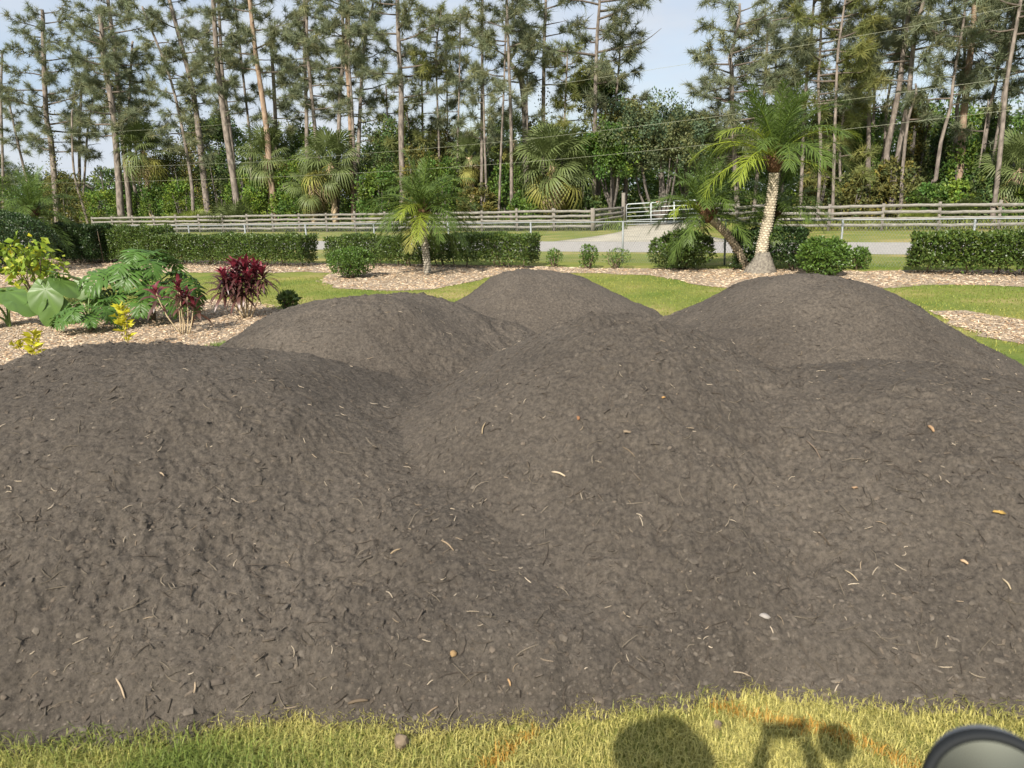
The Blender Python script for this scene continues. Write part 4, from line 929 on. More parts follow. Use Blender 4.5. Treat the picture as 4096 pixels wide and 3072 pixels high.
def wild_shrub(x0, x1, ytop, off, mat, label, n=3200, leaf=.19, vine=False, name='wild_shrub', cat='shrub', seed=None, depth=.75, ybase=None):
    xc = (x0 + x1) / 2; c, Y = behind(xc, off); hw = (x1 - x0) / 2 / 2950 * Y * 1.03; h = zat(xc, ytop, Y); seed = seed or int(xc * 7 + ytop)
    z0 = 0 if ybase is None else max(0, zat(xc, ybase, Y)); e = empty(name, tuple(c), label, cat)
    n = int(n * 1.7); me = crown_mesh(mat, seed, n, np.array([hw, max(.8, hw * depth), (h - z0) * .95]), leaf, vine, 'foliage', clumps=int(50 + n / 70)); link('foliage', me, e, (0, 0, z0))
    k = 7; a = rng.uniform(0, 6.28, k)
    stems(e, [(.25 * math.cos(t) * hw * .5, .2 * math.sin(t), 0) for t in a], [(hw * .65 * math.cos(t), hw * .4 * math.sin(t), h * rng.uniform(.55, .9)) for t in a], .03 + .012 * h, 'stem', 'oak_bark')
    return e
SH = [  # x0, x1, ytop, offset behind fence, material, label, leaves, kind
    (-120, 70, 700, 6, 'shrub', 'dark green thicket at the left edge under thin pines', 2600, 0),
    (20, 215, 655, 22, 'oak_grey', 'far grey-green shrub between the leaning left pines', 2600, 0),
    (170, 330, 690, 5, 'vine', 'olive vine-choked thicket at left around leaning trunks', 3600, 1),
    (320, 480, 755, 7, 'shrub_bright', 'bright green shrub left of the thick left pine', 2600, 0),
    (440, 560, 770, 8, 'shrub', 'mid green shrub behind the thick left pine', 1800, 0),
    (560, 680, 735, 6, 'shrub', 'green shrub below the left fan palm', 2200, 0),
    (655, 800, 720, 5, 'shrub_bright', 'bright green shrub right of the left fan palm', 2800, 0),
    (640, 830, 560, 9, 'vine', 'olive mass of vines hanging on trunks at left', 4200, 1),
    (790, 960, 600, 11, 'oak', 'dark shaded oak thicket behind two close pine trunks', 3800, 0),
    (900, 1010, 690, 6, 'shrub_bright', 'light green leafy spray at the right of two close pine trunks', 1700, 0),
    (960, 1120, 720, 4, 'shrub_bright', 'bright light green shrub below the upright fan palm', 3400, 0),
    (1090, 1290, 640, 5, 'shrub_bright', 'vivid green shrub spreading below a young oak', 3600, 0),
    (1140, 1290, 500, 9, 'shrub', 'young leafy oak standing behind the vivid green shrub', 4000, 0),
    (1120, 1300, 750, 3.5, 'shrub', 'deep green shrub at the fence, left of centre', 2600, 0),
    (1420, 1620, 680, 3.5, 'shrub', 'dense dark green shrub arching over a shaded hollow', 4200, 0),
    (1440, 1600, 590, 9, 'oak', 'dark green shrub in the gap under the middle pines', 2800, 0),
    (1500, 1700, 480, 6, 'oak', 'tall green tree wrapped in vines at the foot of the great pine', 6000, 0),
    (1590, 1790, 580, 4.5, 'vine', 'brown-green curtain of vines behind the small palm', 4200, 1),
    (1690, 1850, 460, 9, 'vine', 'tall olive vine column among thin pines', 3800, 1),
    (1660, 1850, 640, 3.5, 'shrub', 'green shrub directly behind the small palm', 3000, 0),
    (1800, 1960, 560, 8, 'oak', 'dark green shrub between thin pine trunks right of centre', 3000, 0),
    (1830, 1990, 740, 3, 'vine', 'low olive shrub at the fence right of the small palm', 2600, 0),
    (1940, 2030, 480, 10, 'oak', 'narrow dark tree right of two thin pine trunks', 2200, 0),
    (1950, 2110, 660, 5, 'shrub', 'mid green shrub left of the skirted fan palm', 2600, 0),
    (2080, 2200, 490, 9, 'vine', 'olive vines climbing behind the skirted fan palm', 2800, 1),
    (2020, 2190, 770, 2.6, 'shrub', 'low weedy shrub beside the fan palm trunk', 2000, 0),
    (2280, 2420, 790, 4, 'oak', 'dark shrub in shade left of the tall gate post', 1800, 0),
    (3190, 3330, 560, 7, 'vine', 'olive thicket behind the tall palm at right', 3400, 1),
    (3330, 3470, 700, 3.5, 'vine', 'brown-green twiggy thicket behind the right fence', 3200, 1),
    (3360, 3500, 500, 8, 'shrub', 'green shrub above the twiggy thicket at right', 3400, 0),
    (3440, 3540, 420, 13, 'shrub_bright', 'bright green tree top between the right-leaning pines', 2600, 0),
    (3460, 3690, 640, 4.5, 'vine', 'olive vine-covered heap around two leaning pines at right', 4600, 1),
    (3570, 3700, 380, 9, 'vine', 'tall vine tangle between leaning pines at right', 3600, 1),
    (3640, 3810, 740, 2.8, 'shrub', 'low green shrub at the foot of the leaning pine, right', 2600, 0),
    (3680, 3860, 470, 12, 'oak', 'dark shaded tree behind the leaning pine at right', 4200, 0),
    (3760, 3930, 560, 6, 'shrub', 'green leafy tree left of the right-hand tall pine', 3600, 0),
    (3790, 3880, 730, 3, 'shrub_bright', 'light green shrub beside a dark round bush at right', 1500, 0),
    (3860, 3985, 685, 3.2, 'oak', 'dark round bush behind the right fence next to a pine', 3200, 0),
    (3880, 4010, 400, 10, 'oak', 'dark green tree behind the right-hand tall pine', 3600, 0),
    (4000, 4180, 520, 8, 'oak', 'dark tree at the right edge above the fan palm', 3800, 0),
    (4030, 4200, 740, 3, 'shrub', 'green shrub at the right edge behind the fence', 2200, 0)]
for (x0, x1, yt, off, m, lab, n, vi) in SH: wild_shrub(x0, x1, yt, off, m, lab, n, vine=bool(vi))
def broad_tree(xc, off, crown_w, ytop, ybot, mat, label, n=9000, leaf=.19, trunk=.22, name='oak_tree', lobes=5, seed=1):
    c, Y = behind(xc, off); rg = np.random.default_rng(seed); e = empty(name, tuple(c), label, 'tree'); hw = crown_w / 2 / 2950 * Y * 1.03; zt, zb = zat(xc, ytop, Y), max(.5, zat(xc, ybot, Y)); h = zt - zb
    limbs = []; mb = MB(); v, t3, q = tube(spline([(0, 0, 0), (rg.normal(0, .2), 0, zb * .6), (0, 0, zb + h * .35)], 8), np.linspace(trunk, trunk * .6, 8), 9, False, .08); mb.add(v, q)
    mb.obj('trunk', MAT['oak_bark'], e, smooth=True); br = MB(); cm = MB()
    for k in range(lobes):
        a = 2 * math.pi * k / lobes + rg.uniform(-.4, .4); rr_ = hw * rg.uniform(.3, .62) if k else 0; cx, cy = rr_ * math.cos(a), rr_ * math.sin(a) * .7; cz = zb + h * rg.uniform(.0, .42); lh = (zt - cz) * rg.uniform(.75, 1) if k else (zt - cz)
        v, t3, q = tube(spline([(0, 0, zb * .8), (cx * .5, cy * .5, cz * .7 + zb * .2), (cx, cy, cz + lh * .6)], 6), np.linspace(trunk * .5, .03, 6), 6, False); br.add(v, q)
        P, N, tk = blob_crown(seed * 31 + k, int(1.5 * n) // lobes, leaf, clumps=46); V, T, tn = leaves(P * [hw * .62, hw * .5, lh] + [cx, cy, cz], N, leaf, rg, asp=.55, var=.25, yel=.2); cm.add(V, T, tn * tk.repeat(4, 0))
    br.obj('branches', MAT['oak_bark'], e)['kind'] = 'stuff'; cm.obj('crown', MAT[mat], e)
    return e
broad_tree(2640, 7, 470, 365, 860, 'oak_grey', 'big grey-green oak overhanging the metal gate', 19000, trunk=.28, seed=3, lobes=8)
broad_tree(2450, 5.5, 260, 470, 830, 'shrub', 'bright green leafy tree left of the grey-green oak', 10000, trunk=.2, seed=4, lobes=6)
broad_tree(2400, 9, 230, 240, 560, 'oak', 'dark vine-covered tree under the big sweeping pine', 7000, trunk=.2, seed=5)
broad_tree(2490, 7.5, 190, 385, 600, 'vine', 'olive-topped tree between the bright tree and the oak', 5000, trunk=.18, seed=6)
broad_tree(2740, 12, 260, 420, 800, 'oak_grey', 'dark oak to the right of the overhanging oak', 8000, trunk=.2, seed=7)
broad_tree(2880, 15, 240, 500, 800, 'oak', 'dark tree behind the feather palm crowns', 7000, trunk=.2, seed=8)
broad_tree(900, 14, 260, 450, 700, 'oak', 'tall dark oak between the left pines', 8000, trunk=.25, seed=9)
broad_tree(2320, 12, 200, 520, 820, 'oak', 'dark oak behind the skirted fan palm', 5000, trunk=.2, seed=10)
broad_tree(3120, 14, 320, 420, 800, 'oak', 'dark tree behind the tall palm crown', 7000, trunk=.22, seed=11)
broad_tree(3330, 13, 260, 380, 760, 'vine', 'olive tree behind the right end of the tall palm', 6000, trunk=.2, seed=12)
# bare grey tree at left
e = empty('bare_tree', tuple(behind(420, 14)[0]), 'pale leafless tree with fine branches behind the left pines', 'tree'); Y = behind(420, 14)[1]; mb = MB()
for a in range(9):
    th_ = a * 2.4; d = np.array([math.cos(th_), .5 * math.sin(th_), 0]); p0 = np.array([0, 0, 0.3 * a % 2]); p1 = p0 + d * 1.2 + [0, 0, 2 + .2 * a]; p2 = p1 + d * 1.6 + [0, 0, .6]
    v, t3, q = tube(spline([p0, p1, p2], 8), np.linspace(.09, .02, 8), 5, False); mb.add(v, q)
    for b in range(7):
        s = p1 + (p2 - p1) * b / 7; w_ = s + rdir(1)[0] * [1, .5, .8] + [0, 0, .4]; v, t3, q = tube([s, (s + w_) / 2 + rng.normal(0, .08, 3), w_], [.03, .02, .012], 4, False); mb.add(v, q, (1.4, 1.4, 1.4))
mb.obj('branches', MAT['oak_bark'], e)['kind'] = 'stuff'
# far woods behind everything, and the shaded thicket that closes the view under the pines
for nm, offs, cnt, nl_, lf, tops, mt in (('far_woods', (38, 52), 46, 2200, .42, (700, 690, 610, 560, 600, 560, 520, 470), 'oak_grey'), ('dense_thicket', (13, 24), 64, 3000, .26, (775, 720, 620, 600, 540, 620, 600, 480), 'shrub')):
    mb = MB()
    for k in range(cnt):
        x = -700 + 5300 * (k + rng.uniform(-.3, .3)) / cnt; Y = fence_Y(min(max(x, -300), 4400)) + rng.uniform(*offs); top = np.interp(x, [200, 480, 800, 1250, 1700, 2000, 2600, 3400], tops) + rng.normal(0, 28)
        if nm == 'dense_thicket' and 1290 < x < 1500: top = max(top, 640)
        p = at(x, 800, Y); h = max(2.2, zat(x, top, Y)); P, N, tk = blob_crown(900 + k + cnt, nl_, .4, clumps=56, solid=True); V, T, tn = leaves(P * [4.2, 2.5, h] + [p[0], p[1], 0], N, lf, asp=.6, var=.25); mb.add(V, T, tn * tk.repeat(4, 0))
    o = mb.obj(nm, MAT[mt]); o['kind'] = 'stuff'
# house glimpsed behind the palm fronds
p = at(2860, 790, 63); e = empty('house', (p[0], p[1], 0), 'cream house with grey roof glimpsed through palm fronds', 'house')
mb = MB(); mb.add(boxv((-.6, 0, 0), (2.0, 4, 3.55)), BOXF); mb.obj('wall', MAT['wallpaint'], e)
mb = MB(); V = [(-1.0, -.5, 3.56), (2.4, -.5, 3.56), (2.4, 4.5, 3.56), (-1.0, 4.5, 3.56), (.2, 2, 4.6), (1.3, 2, 4.6)]; mb.add2(V, [[0, 4, 3], [1, 2, 5]], [[0, 1, 5, 4], [2, 3, 4, 5], [3, 2, 1, 0]]); mb.obj('roof', MAT['roof'], e)
mb = MB(); mb.add(boxv((-1.05, -.56, 3.46), (2.45, -.5, 3.6)), BOXF); mb.obj('eave', MAT['white'], e)

# ================================================================== PINES
def tuft_template(n, rg):
    d = rdir(n, rg); d[:, 2] = d[:, 2] * .8 + .15; d[:, 0] += .55; d = unit(d); s = unit(np.cross(d, rdir(n, rg))); l = rg.uniform(.7, 1.15, n)[:, None]
    b = np.stack([rg.uniform(-.35, .2, n), np.zeros(n), np.zeros(n)], 1)
    return np.stack([b + s * .032, b - s * .032, b + d * l - np.array([0, 0, .18]) * l], 1)
TT = [tuft_template(30, np.random.default_rng(k)) for k in range(5)]
def tufts(P, D, size, rg, tint):
    """needle tufts: bottle-brush sprays of long thin needles"""
    Vs, Ts = [], []; n = len(P); X = unit(D); Yv = unit(np.cross([0, 0, 1.0], X) + 1e-6); Z = np.cross(X, Yv); var = rg.integers(0, len(TT), n)
    for k in range(len(TT)):
        m = var == k
        if not m.any(): continue
        t = TT[k]; s = (size * rg.uniform(.7, 1.3, m.sum()))[:, None, None, None]
        loc = t[None, :, :, 0, None] * X[m][:, None, None] + t[None, :, :, 1, None] * Yv[m][:, None, None] + t[None, :, :, 2, None] * Z[m][:, None, None]
        V = P[m][:, None, None] + loc * s; Vs.append(V.reshape(-1, 3)); b = rg.uniform(.75, 1.25, m.sum()); y = rg.uniform(0, 1, m.sum()) ** 2 * .3
        Ts.append((np.stack([b * (1 + y), b * (1 + .3 * y), b * (1 - .4 * y)], 1)).repeat(t.shape[0] * 3, 0) * tint)
    V = np.concatenate(Vs); return V, np.arange(len(V)).reshape(-1, 3), np.concatenate(Ts)
def pine(path, wpx, off, label, top=None, crown=(.45, 1.0), dens=1.0, blen=2.6, mat='pine', bark='pine_bark', vines=0, low=0, seed=None, name='pine_tree', nb=None, tsize=.52, extend=4.0, side=0):
    xb, yb = path[0]; c, Y = behind(xb, off); rg = np.random.default_rng(seed or int(xb * 3 + yb)); P = np.array([at(x, y, Y) for x, y in path])
    # carry the trunk down to the ground along its lean, and on above the frame
    d = P[0] - P[1] if len(P) > 1 else np.array([0, 0, -1.]); foot = P[0] + d * (P[0][2] / max(.5, -d[2])); foot[2] = -.05; foot[1] = Y
    u = unit(P[-1] - P[-2]); u[1] = 0
    tip = P[-1] + u * extend if path[-1][1] <= 10 or extend < 4 else P[-1] + u * .6
    pts = np.array([foot] + list(P) + [tip]) - foot; pts[0][2] = -.05; pts[1:, 1] += rg.normal(0, .12, len(pts) - 1)
    e = empty(name, (foot[0], foot[1], 0), label, 'pine tree', 'pines behind the board fence'); n = 22; Q = spline(pts, n); r0_ = wpx / 2 / 2950 * Y * 1.02; tt = np.linspace(0, 1, n); rad = r0_ * (1.12 - .62 * tt ** 1.3)
    mb = MB(); v, t3, q = tube(Q, rad, 10, False, .05, rg); mb.add(v, q); mb.obj('trunk', MAT[bark], e, smooth=True)
    H = Q[-1][2]; z0, z1 = H * crown[0], H * crown[1]; nb = nb or int((z1 - z0) * 2.9 * dens); br = MB(); TP, TD = [], []
    for k in range(nb):
        f = (k + rg.uniform(0, 1)) / nb; z = z0 + (z1 - z0) * f; p = np.array([np.interp(z, Q[:, 2], Q[:, j]) for j in range(3)]); az = k * 2.4 + rg.uniform(-.6, .6)
        L_ = blen * rg.uniform(.45, 1.2) * (1.05 - .55 * f) * (.75 if f < .15 else 1); d = np.array([math.cos(az), math.sin(az), 0])
        if side: d = unit(d + [side, 0, 0])
        rise = rg.uniform(-.15, .45) + .35 * f
        a1 = p + d * L_ * .35 + [0, 0, L_ * .12 * rise]; a2 = p + d * L_ * .7 + [0, 0, L_ * .35 * rise] + rg.normal(0, .12, 3); a3 = p + d * L_ + [0, 0, L_ * (.7 * rise)] + rg.normal(0, .15, 3)
        B = spline([p, a1, a2, a3], 7); v, t3, q = tube(B, np.linspace(.022 + .016 * L_, .012, 7), 5, False); br.add(v, q)
        if rg.uniform() < .08 and f < .5: continue       # dead limb
        nt_ = int(4 + L_ * 4.4)
        for j in range(nt_):
            g = rg.uniform(.35, 1.0); s = np.array([np.interp(g, np.linspace(0, 1, 7), B[:, m_]) for m_ in range(3)]); dd = unit(d * .7 + rdir(1, rg)[0] * .8 + [0, 0, .25]); l2 = rg.uniform(.15, .75) * (L_ * .28 + .2)
            e2 = s + dd * l2; 
            if l2 > .3: v, t3, q = tube([s, (s + e2) / 2, e2], [.018, .014, .01], 3, False); br.add(v, q)
            TP.append(e2); TD.append(dd)
            if l2 > .4: TP.append(s + dd * l2 * .6 + rg.normal(0, .08, 3)); TD.append(dd)
        TP.append(B[-1]); TD.append(unit(B[-1] - B[-2]))
    br.obj('branches', MAT['branch'], e)['kind'] = 'stuff'; V, T, tn = tufts(np.array(TP), np.array(TD), tsize, rg, rg.uniform(.88, 1.12)); link('crown', mesh('crown', V, T, MAT[mat], tn), e)
    if vines:
        n = int(600 * vines); z = rg.uniform(.02, vines if vines < 1 else .95, n) * H * .62; th_ = rg.uniform(0, 6.28, n); C = np.stack([np.interp(z, Q[:, 2], Q[:, j]) for j in range(3)], 1)
        D = np.stack([np.cos(th_), np.sin(th_), 0 * th_], 1); V, T, tn = leaves(C + D * (r0_ + np.abs(rg.normal(0, .28, n)))[:, None], D, .17, rg, asp=.6, var=.3, yel=.3); link('climbing_vine', mesh('climbing_vine', V, T, MAT['vine'], tn), e)
    return e
PN = [  # path, width px, offset, label, kwargs
    ([(12, 720), (5, 400), (5, 230)], 10, 7, 'thin bare-trunked pine at the left edge', dict(crown=(.5, 1), blen=1.8, dens=.6)),
    ([(115, 760), (70, 560), (38, 400)], 9, 9, 'short thin pine leaning left near the left edge', dict(crown=(.55, 1), blen=1.6, dens=.8)),
    ([(218, 760), (200, 560), (187, 460), (178, 190), (170, 70)], 20, 4, 'vine-clad pine with a broad flat crown at left', dict(crown=(.36, 1), blen=4.2, dens=1.1, vines=1.2)),
    ([(312, 760), (318, 600), (322, 420), (330, 320)], 11, 8, 'small sparse pine between the two broad left pines', dict(crown=(.5, 1), blen=1.9, dens=.7)),
    ([(332, 780), (352, 520), (375, 400)], 8, 10, 'slim crooked pine with a thin crown leaning right', dict(crown=(.5, 1), blen=1.6, dens=.7)),
    ([(342, 850), (300, 690), (292, 470)], 9, 1.5, 'dead leaning trunk wrapped in ivy by the left fence corner', dict(crown=(.6, 1), blen=.9, dens=.4, vines=.8)),
    ([(485, 840), (467, 650), (450, 430), (418, 260), (400, 90)], 24, 3.5, 'thick dark-limbed pine with a wide crown, left of centre-left', dict(crown=(.42, 1), blen=4.4, dens=1.15)),
    ([(515, 815), (490, 500), (466, 270), (447, 130), (434, 0)], 18, 7, 'tall straight pine rising behind the thick left pine', dict(crown=(.42, 1), blen=3.6, dens=1.1)),
    ([(548, 800), (526, 670), (512, 480), (530, 200)], 12, 9, 'pine with grey trunk just right of the thick left pine', dict(crown=(.5, 1), blen=2.8)),
    ([(572, 800), (545, 640), (548, 420)], 8, 12, 'thin pine trunk in shade beside the left fan palm', dict(crown=(.6, 1), blen=1.8)),
    ([(776, 850), (768, 720), (727, 480), (667, 280), (580, 60)], 12, 4, 'feathery pine curving strongly to the left', dict(crown=(.3, 1), blen=2.6, dens=1.1)),
    ([(826, 820), (808, 680), (787, 460), (760, 325), (722, 180), (673, 0)], 22, 5, 'tall left-leaning pine with red-brown upper trunk', dict(crown=(.45, .95), blen=2.8, dens=.75, vines=.9)),
    ([(944, 800), (917, 600), (890, 407), (868, 244), (857, 0)], 24, 3, 'stout pine, left one of two close trunks', dict(crown=(.42, 1), blen=2.4, dens=.85)),
    ([(936, 790), (933, 667), (917, 488), (895, 325), (873, 0)], 16, 6, 'slimmer pine, right one of two close trunks', dict(crown=(.4, 1), blen=2.3, dens=.8)),
    ([(1004, 640), (1001, 586), (977, 353), (955, 163), (947, 40)], 10, 8, 'slender pine standing alone against the sky at left', dict(crown=(.5, 1), blen=1.9, dens=.6)),
    ([(1078, 640), (1070, 564), (1046, 380), (1024, 217), (1000, 0)], 22, 4, 'orange-barked pine above the upright fan palm', dict(crown=(.55, 1), blen=3, bark='pine_bark_orange')),
    ([(1110, 640), (1100, 400), (1085, 200)], 16, 6, 'pine smothered in grey hanging vines beside the orange trunk', dict(crown=(.5, 1), blen=1.8, vines=1.6)),
    ([(1228, 600), (1225, 460), (1219, 217), (1214, 0)], 15, 7, 'upright pine, left of a pair above the young oak', dict(crown=(.4, 1), blen=2.6)),
    ([(1275, 640), (1263, 559), (1241, 325), (1227, 163), (1225, 0)], 15, 5, 'left-leaning pine, right of a pair above the young oak', dict(crown=(.42, 1), blen=3)),
    ([(1352, 700), (1355, 591), (1360, 380), (1377, 217), (1370, 0)], 16, 6, 'dark smooth pine trunk against the bright gap left of centre', dict(crown=(.55, 1), blen=2.8)),
    ([(1410, 720), (1406, 613), (1396, 380), (1385, 217), (1393, 0)], 18, 5, 'orange-grey pine in the middle of a trio left of centre', dict(crown=(.55, 1), blen=2.8, bark='pine_bark_orange')),
    ([(1428, 720), (1420, 643), (1409, 434), (1398, 270), (1396, 60)], 12, 4.5, 'thin pale pine touching the trio left of centre', dict(crown=(.5, 1), blen=1.8, dens=.7)),
    ([(1430, 720), (1434, 602), (1442, 353), (1458, 190), (1485, 50)], 15, 8, 'dark forked pine at the right of the trio', dict(crown=(.4, 1), blen=2.8, dens=.8)),
    ([(1608, 700), (1605, 537), (1604, 353), (1594, 190), (1591, 0)], 21, 4, 'great straight pine with large spreading limbs near centre', dict(crown=(.45, 1), blen=4.6, dens=.8)),
    ([(1560, 700), (1552, 520), (1545, 380)], 8, 8, 'young drooping pine left of the great pine', dict(crown=(.35, 1), blen=1.5, mat='pine_light')),
    ([(1650, 700), (1640, 560), (1630, 460)], 8, 6, 'young yellow-green pine at the foot of the great pine', dict(crown=(.3, 1), blen=1.8, mat='pine_light')),
    ([(1690, 700), (1689, 540), (1689, 300)], 9, 7, 'thin straight pine right of the great pine', dict(crown=(.5, 1), blen=1.8, dens=.8)),
    ([(1758, 720), (1754, 543), (1745, 217), (1762, 70)], 8, 7, 'thin pine with a pale fluffy yellow-green top', dict(crown=(.68, 1), blen=2.2, dens=1.8, mat='pine_light')),
    ([(1790, 720), (1790, 500), (1785, 230)], 7, 9, 'dark slender pine right of the fluffy-topped one', dict(crown=(.5, 1), blen=1.9)),
    ([(1830, 720), (1832, 575), (1838, 298), (1841, 98)], 7, 6, 'very thin pine with sparse tufts right of centre', dict(crown=(.4, 1), blen=1.3, dens=.7)),
    ([(1927, 760), (1927, 690), (1927, 380), (1930, 163), (1930, 0)], 12, 5, 'bushy-sided straight pine right of centre', dict(crown=(.3, 1), blen=1.8, dens=1.0)),
    ([(1948, 780), (1944, 727), (1938, 543), (1935, 380)], 10, 4, 'thin trunk hugging the bushy-sided pine', dict(crown=(.6, 1), blen=1.5, dens=.6)),
    ([(1996, 830), (1998, 792), (2006, 570), (2017, 325), (2022, 120)], 9, 3, 'thin pink-grey pine leaning slightly right, clear to the fence', dict(crown=(.6, 1), blen=2.2, dens=.9)),
    ([(2047, 847), (2044, 488), (2036, 271), (2028, 0)], 13, 2.4, 'straight pine whose pale foot shows just above the fence', dict(crown=(.6, 1), blen=2.8)),
    ([(2112, 700), (2110, 600), (2108, 200)], 6, 5, 'very thin straight sapling pine before the crooked trunk', dict(crown=(.6, 1), blen=1.2, dens=.6)),
    ([(2173, 600), (2173, 483), (2175, 298), (2178, 163), (2184, 0)], 15, 7, 'pine with vines on its lower trunk above the skirted palm', dict(crown=(.5, 1), blen=2.8, vines=.8)),
    ([(2250, 640), (2257, 505), (2265, 347), (2270, 230)], 8, 6, 'young pine with yellow-green tufts above the skirted palm', dict(crown=(.4, 1), blen=1.9, dens=1.3, mat='pine_light')),
    ([(2380, 560), (2384, 271), (2390, 136), (2398, 0)], 15, 6, 'dark pine with long limbs sweeping right beside the open sky', dict(crown=(.5, 1), blen=4.2, dens=1.0, side=.5)),
    ([(2462, 520), (2465, 388), (2477, 244), (2487, 81)], 9, 8, 'slim pale pine in front of the sweeping limbs', dict(crown=(.45, 1), blen=2.8, dens=.9, side=.4)),
    ([(2935, 560), (2927, 400), (2925, 282), (2921, 233), (2943, 152), (2955, 60)], 17, 8, 'broad forked pine right of the open sky', dict(crown=(.3, 1), blen=4.2, dens=1.2)),
    ([(3040, 560), (3060, 330), (3075, 120)], 12, 10, 'bushy pine behind the tall palm crown', dict(crown=(.3, 1), blen=3.2, dens=1.3)),
    ([(3110, 560), (3102, 325), (3107, 200)], 10, 12, 'pine with hanging branches right above the palm crown', dict(crown=(.35, 1), blen=2.4)),
    ([(3205, 800), (3224, 369), (3240, 190), (3259, 0)], 13, 5, 'straight pine rising from behind the tall palm at right', dict(crown=(.5, 1), blen=2.6)),
    ([(3276, 820), (3280, 600), (3273, 374), (3286, 163), (3292, 0)], 12, 3.5, 'pine with pale foot showing right of the palm fronds', dict(crown=(.4, 1), blen=2.8, dens=1.1)),
    ([(3328, 830), (3340, 500), (3351, 233), (3368, 108), (3387, 0)], 11, 3, 'thin pine with bare foot just above the right fence', dict(crown=(.4, 1), blen=2.6, mat='pine_light', dens=1.1)),
    ([(3362, 830), (3368, 600), (3400, 300)], 10, 4.5, 'young yellow-green pine at right of the palm', dict(crown=(.25, 1), blen=2.2, mat='pine_light', dens=1.2)),
    ([(3474, 640), (3476, 520), (3484, 163)], 18, 7, 'gnarled broken pine trunk with shaggy bark at right', dict(crown=(.5, 1), blen=2.2)),
    ([(3490, 600), (3498, 423), (3500, 190), (3533, 110)], 11, 11, 'grey pine with bare crooked twigs at right', dict(crown=(.55, 1), blen=2.8, dens=.7)),
    ([(3525, 680), (3533, 597), (3555, 407), (3593, 217), (3615, 108), (3640, 0)], 10, 9, 'thin dark pine leaning right behind two pale trunks', dict(crown=(.5, 1), blen=2.4)),
    ([(3545, 660), (3550, 613), (3582, 380), (3615, 217), (3636, 81), (3647, 0)], 21, 5, 'pale leaning pine trunk, left of two at right', dict(crown=(.55, 1), blen=3.2)),
    ([(3571, 780), (3598, 613), (3625, 407), (3658, 217), (3674, 81), (3690, 0)], 20, 4, 'leaning pine trunk, right of two at right', dict(crown=(.45, 1), blen=3.2)),
    ([(3594, 830), (3609, 678), (3631, 488), (3650, 390)], 13, 2.6, 'short leaning trunk in front of the two leaning pines', dict(crown=(.7, 1), blen=1.2, dens=.6, vines=.7)),
    ([(3735, 740), (3739, 722), (3772, 570), (3799, 434), (3821, 298), (3850, 100)], 14, 3.5, 'slender pine leaning right before the dark hollow', dict(crown=(.55, 1), blen=2.6)),
    ([(3815, 560), (3832, 418), (3848, 298), (3870, 54)], 13, 8, 'pine trunk left of the fat orange one at right', dict(crown=(.55, 1), blen=2.6)),
    ([(3845, 620), (3853, 532), (3867, 353), (3886, 136), (3900, 0)], 27, 6, 'fat orange-barked pine with patchy bark at right', dict(crown=(.6, 1), blen=3.6, bark='pine_bark_orange', dens=.7)),
    ([(3930, 640), (3960, 430), (3984, 325), (4016, 163), (4049, 0)], 13, 7, 'dark right-leaning pine near the right edge', dict(crown=(.5, 1), blen=2.6)),
    ([(3960, 720), (3965, 678), (4000, 461), (4027, 271), (4060, 60)], 10, 5, 'thin pine between a dark and a pale trunk at the right edge', dict(crown=(.6, 1), blen=2)),
    ([(3984, 825), (3984, 808), (4005, 570), (4032, 353), (4060, 163), (4085, 0)], 18, 2.4, 'tall pale pine rising right behind the fence near the right edge', dict(crown=(.6, 1), blen=2.8)),
    ([(3912, 720), (3918, 678), (3946, 450)], 7, 5, 'thin pale leaning stem left of the tall pale pine', dict(crown=(.6, 1), blen=1.2, dens=.5)),
    ([(4110, 760), (4120, 400), (4140, 0)], 15, 6, 'pine trunk cut by the right edge', dict(crown=(.4, 1), blen=3))]
for (pth, wpx, off, lab, kw) in PN: pine(pth, wpx, off, lab, **kw)
# crooked dark tree right of centre
c, Y = behind(2102, 6); e = empty('crooked_tree', tuple(c), 'dark crooked tree with two twisted forks right of centre', 'tree')
def loc(x, y): return at(x, y, Y) - np.array([c[0], c[1], 0])
mb = MB(); v, t3, q = tube(spline([[loc(2108, 700)[0], 0, 0], loc(2106, 620), loc(2102, 490), loc(2092, 353), loc(2078, 292)], 14), np.linspace(.26, .19, 14), 9, False, .08); mb.add(v, q); mb.obj('trunk', MAT['oak_bark'], e, smooth=True)
for pts, r_ in (([(2078, 296), (2048, 262), (2040, 240), (2062, 205), (2072, 180)], .16), ([(2078, 296), (2112, 270), (2122, 240), (2118, 210), (2085, 175), (2078, 130)], .15), ([(2124, 222), (2148, 216), (2150, 200)], .08), ([(2075, 330), (2030, 325), (1990, 318)], .06), ([(2090, 300), (2140, 288)], .07)):
    mb = MB(); v, t3, q = tube(spline([loc(*p_) for p_ in pts], 14), np.linspace(r_, r_ * .5, 14), 7, True, .1); mb.add2(v, t3, q); mb.obj('limb', MAT['oak_bark'], e, smooth=True)

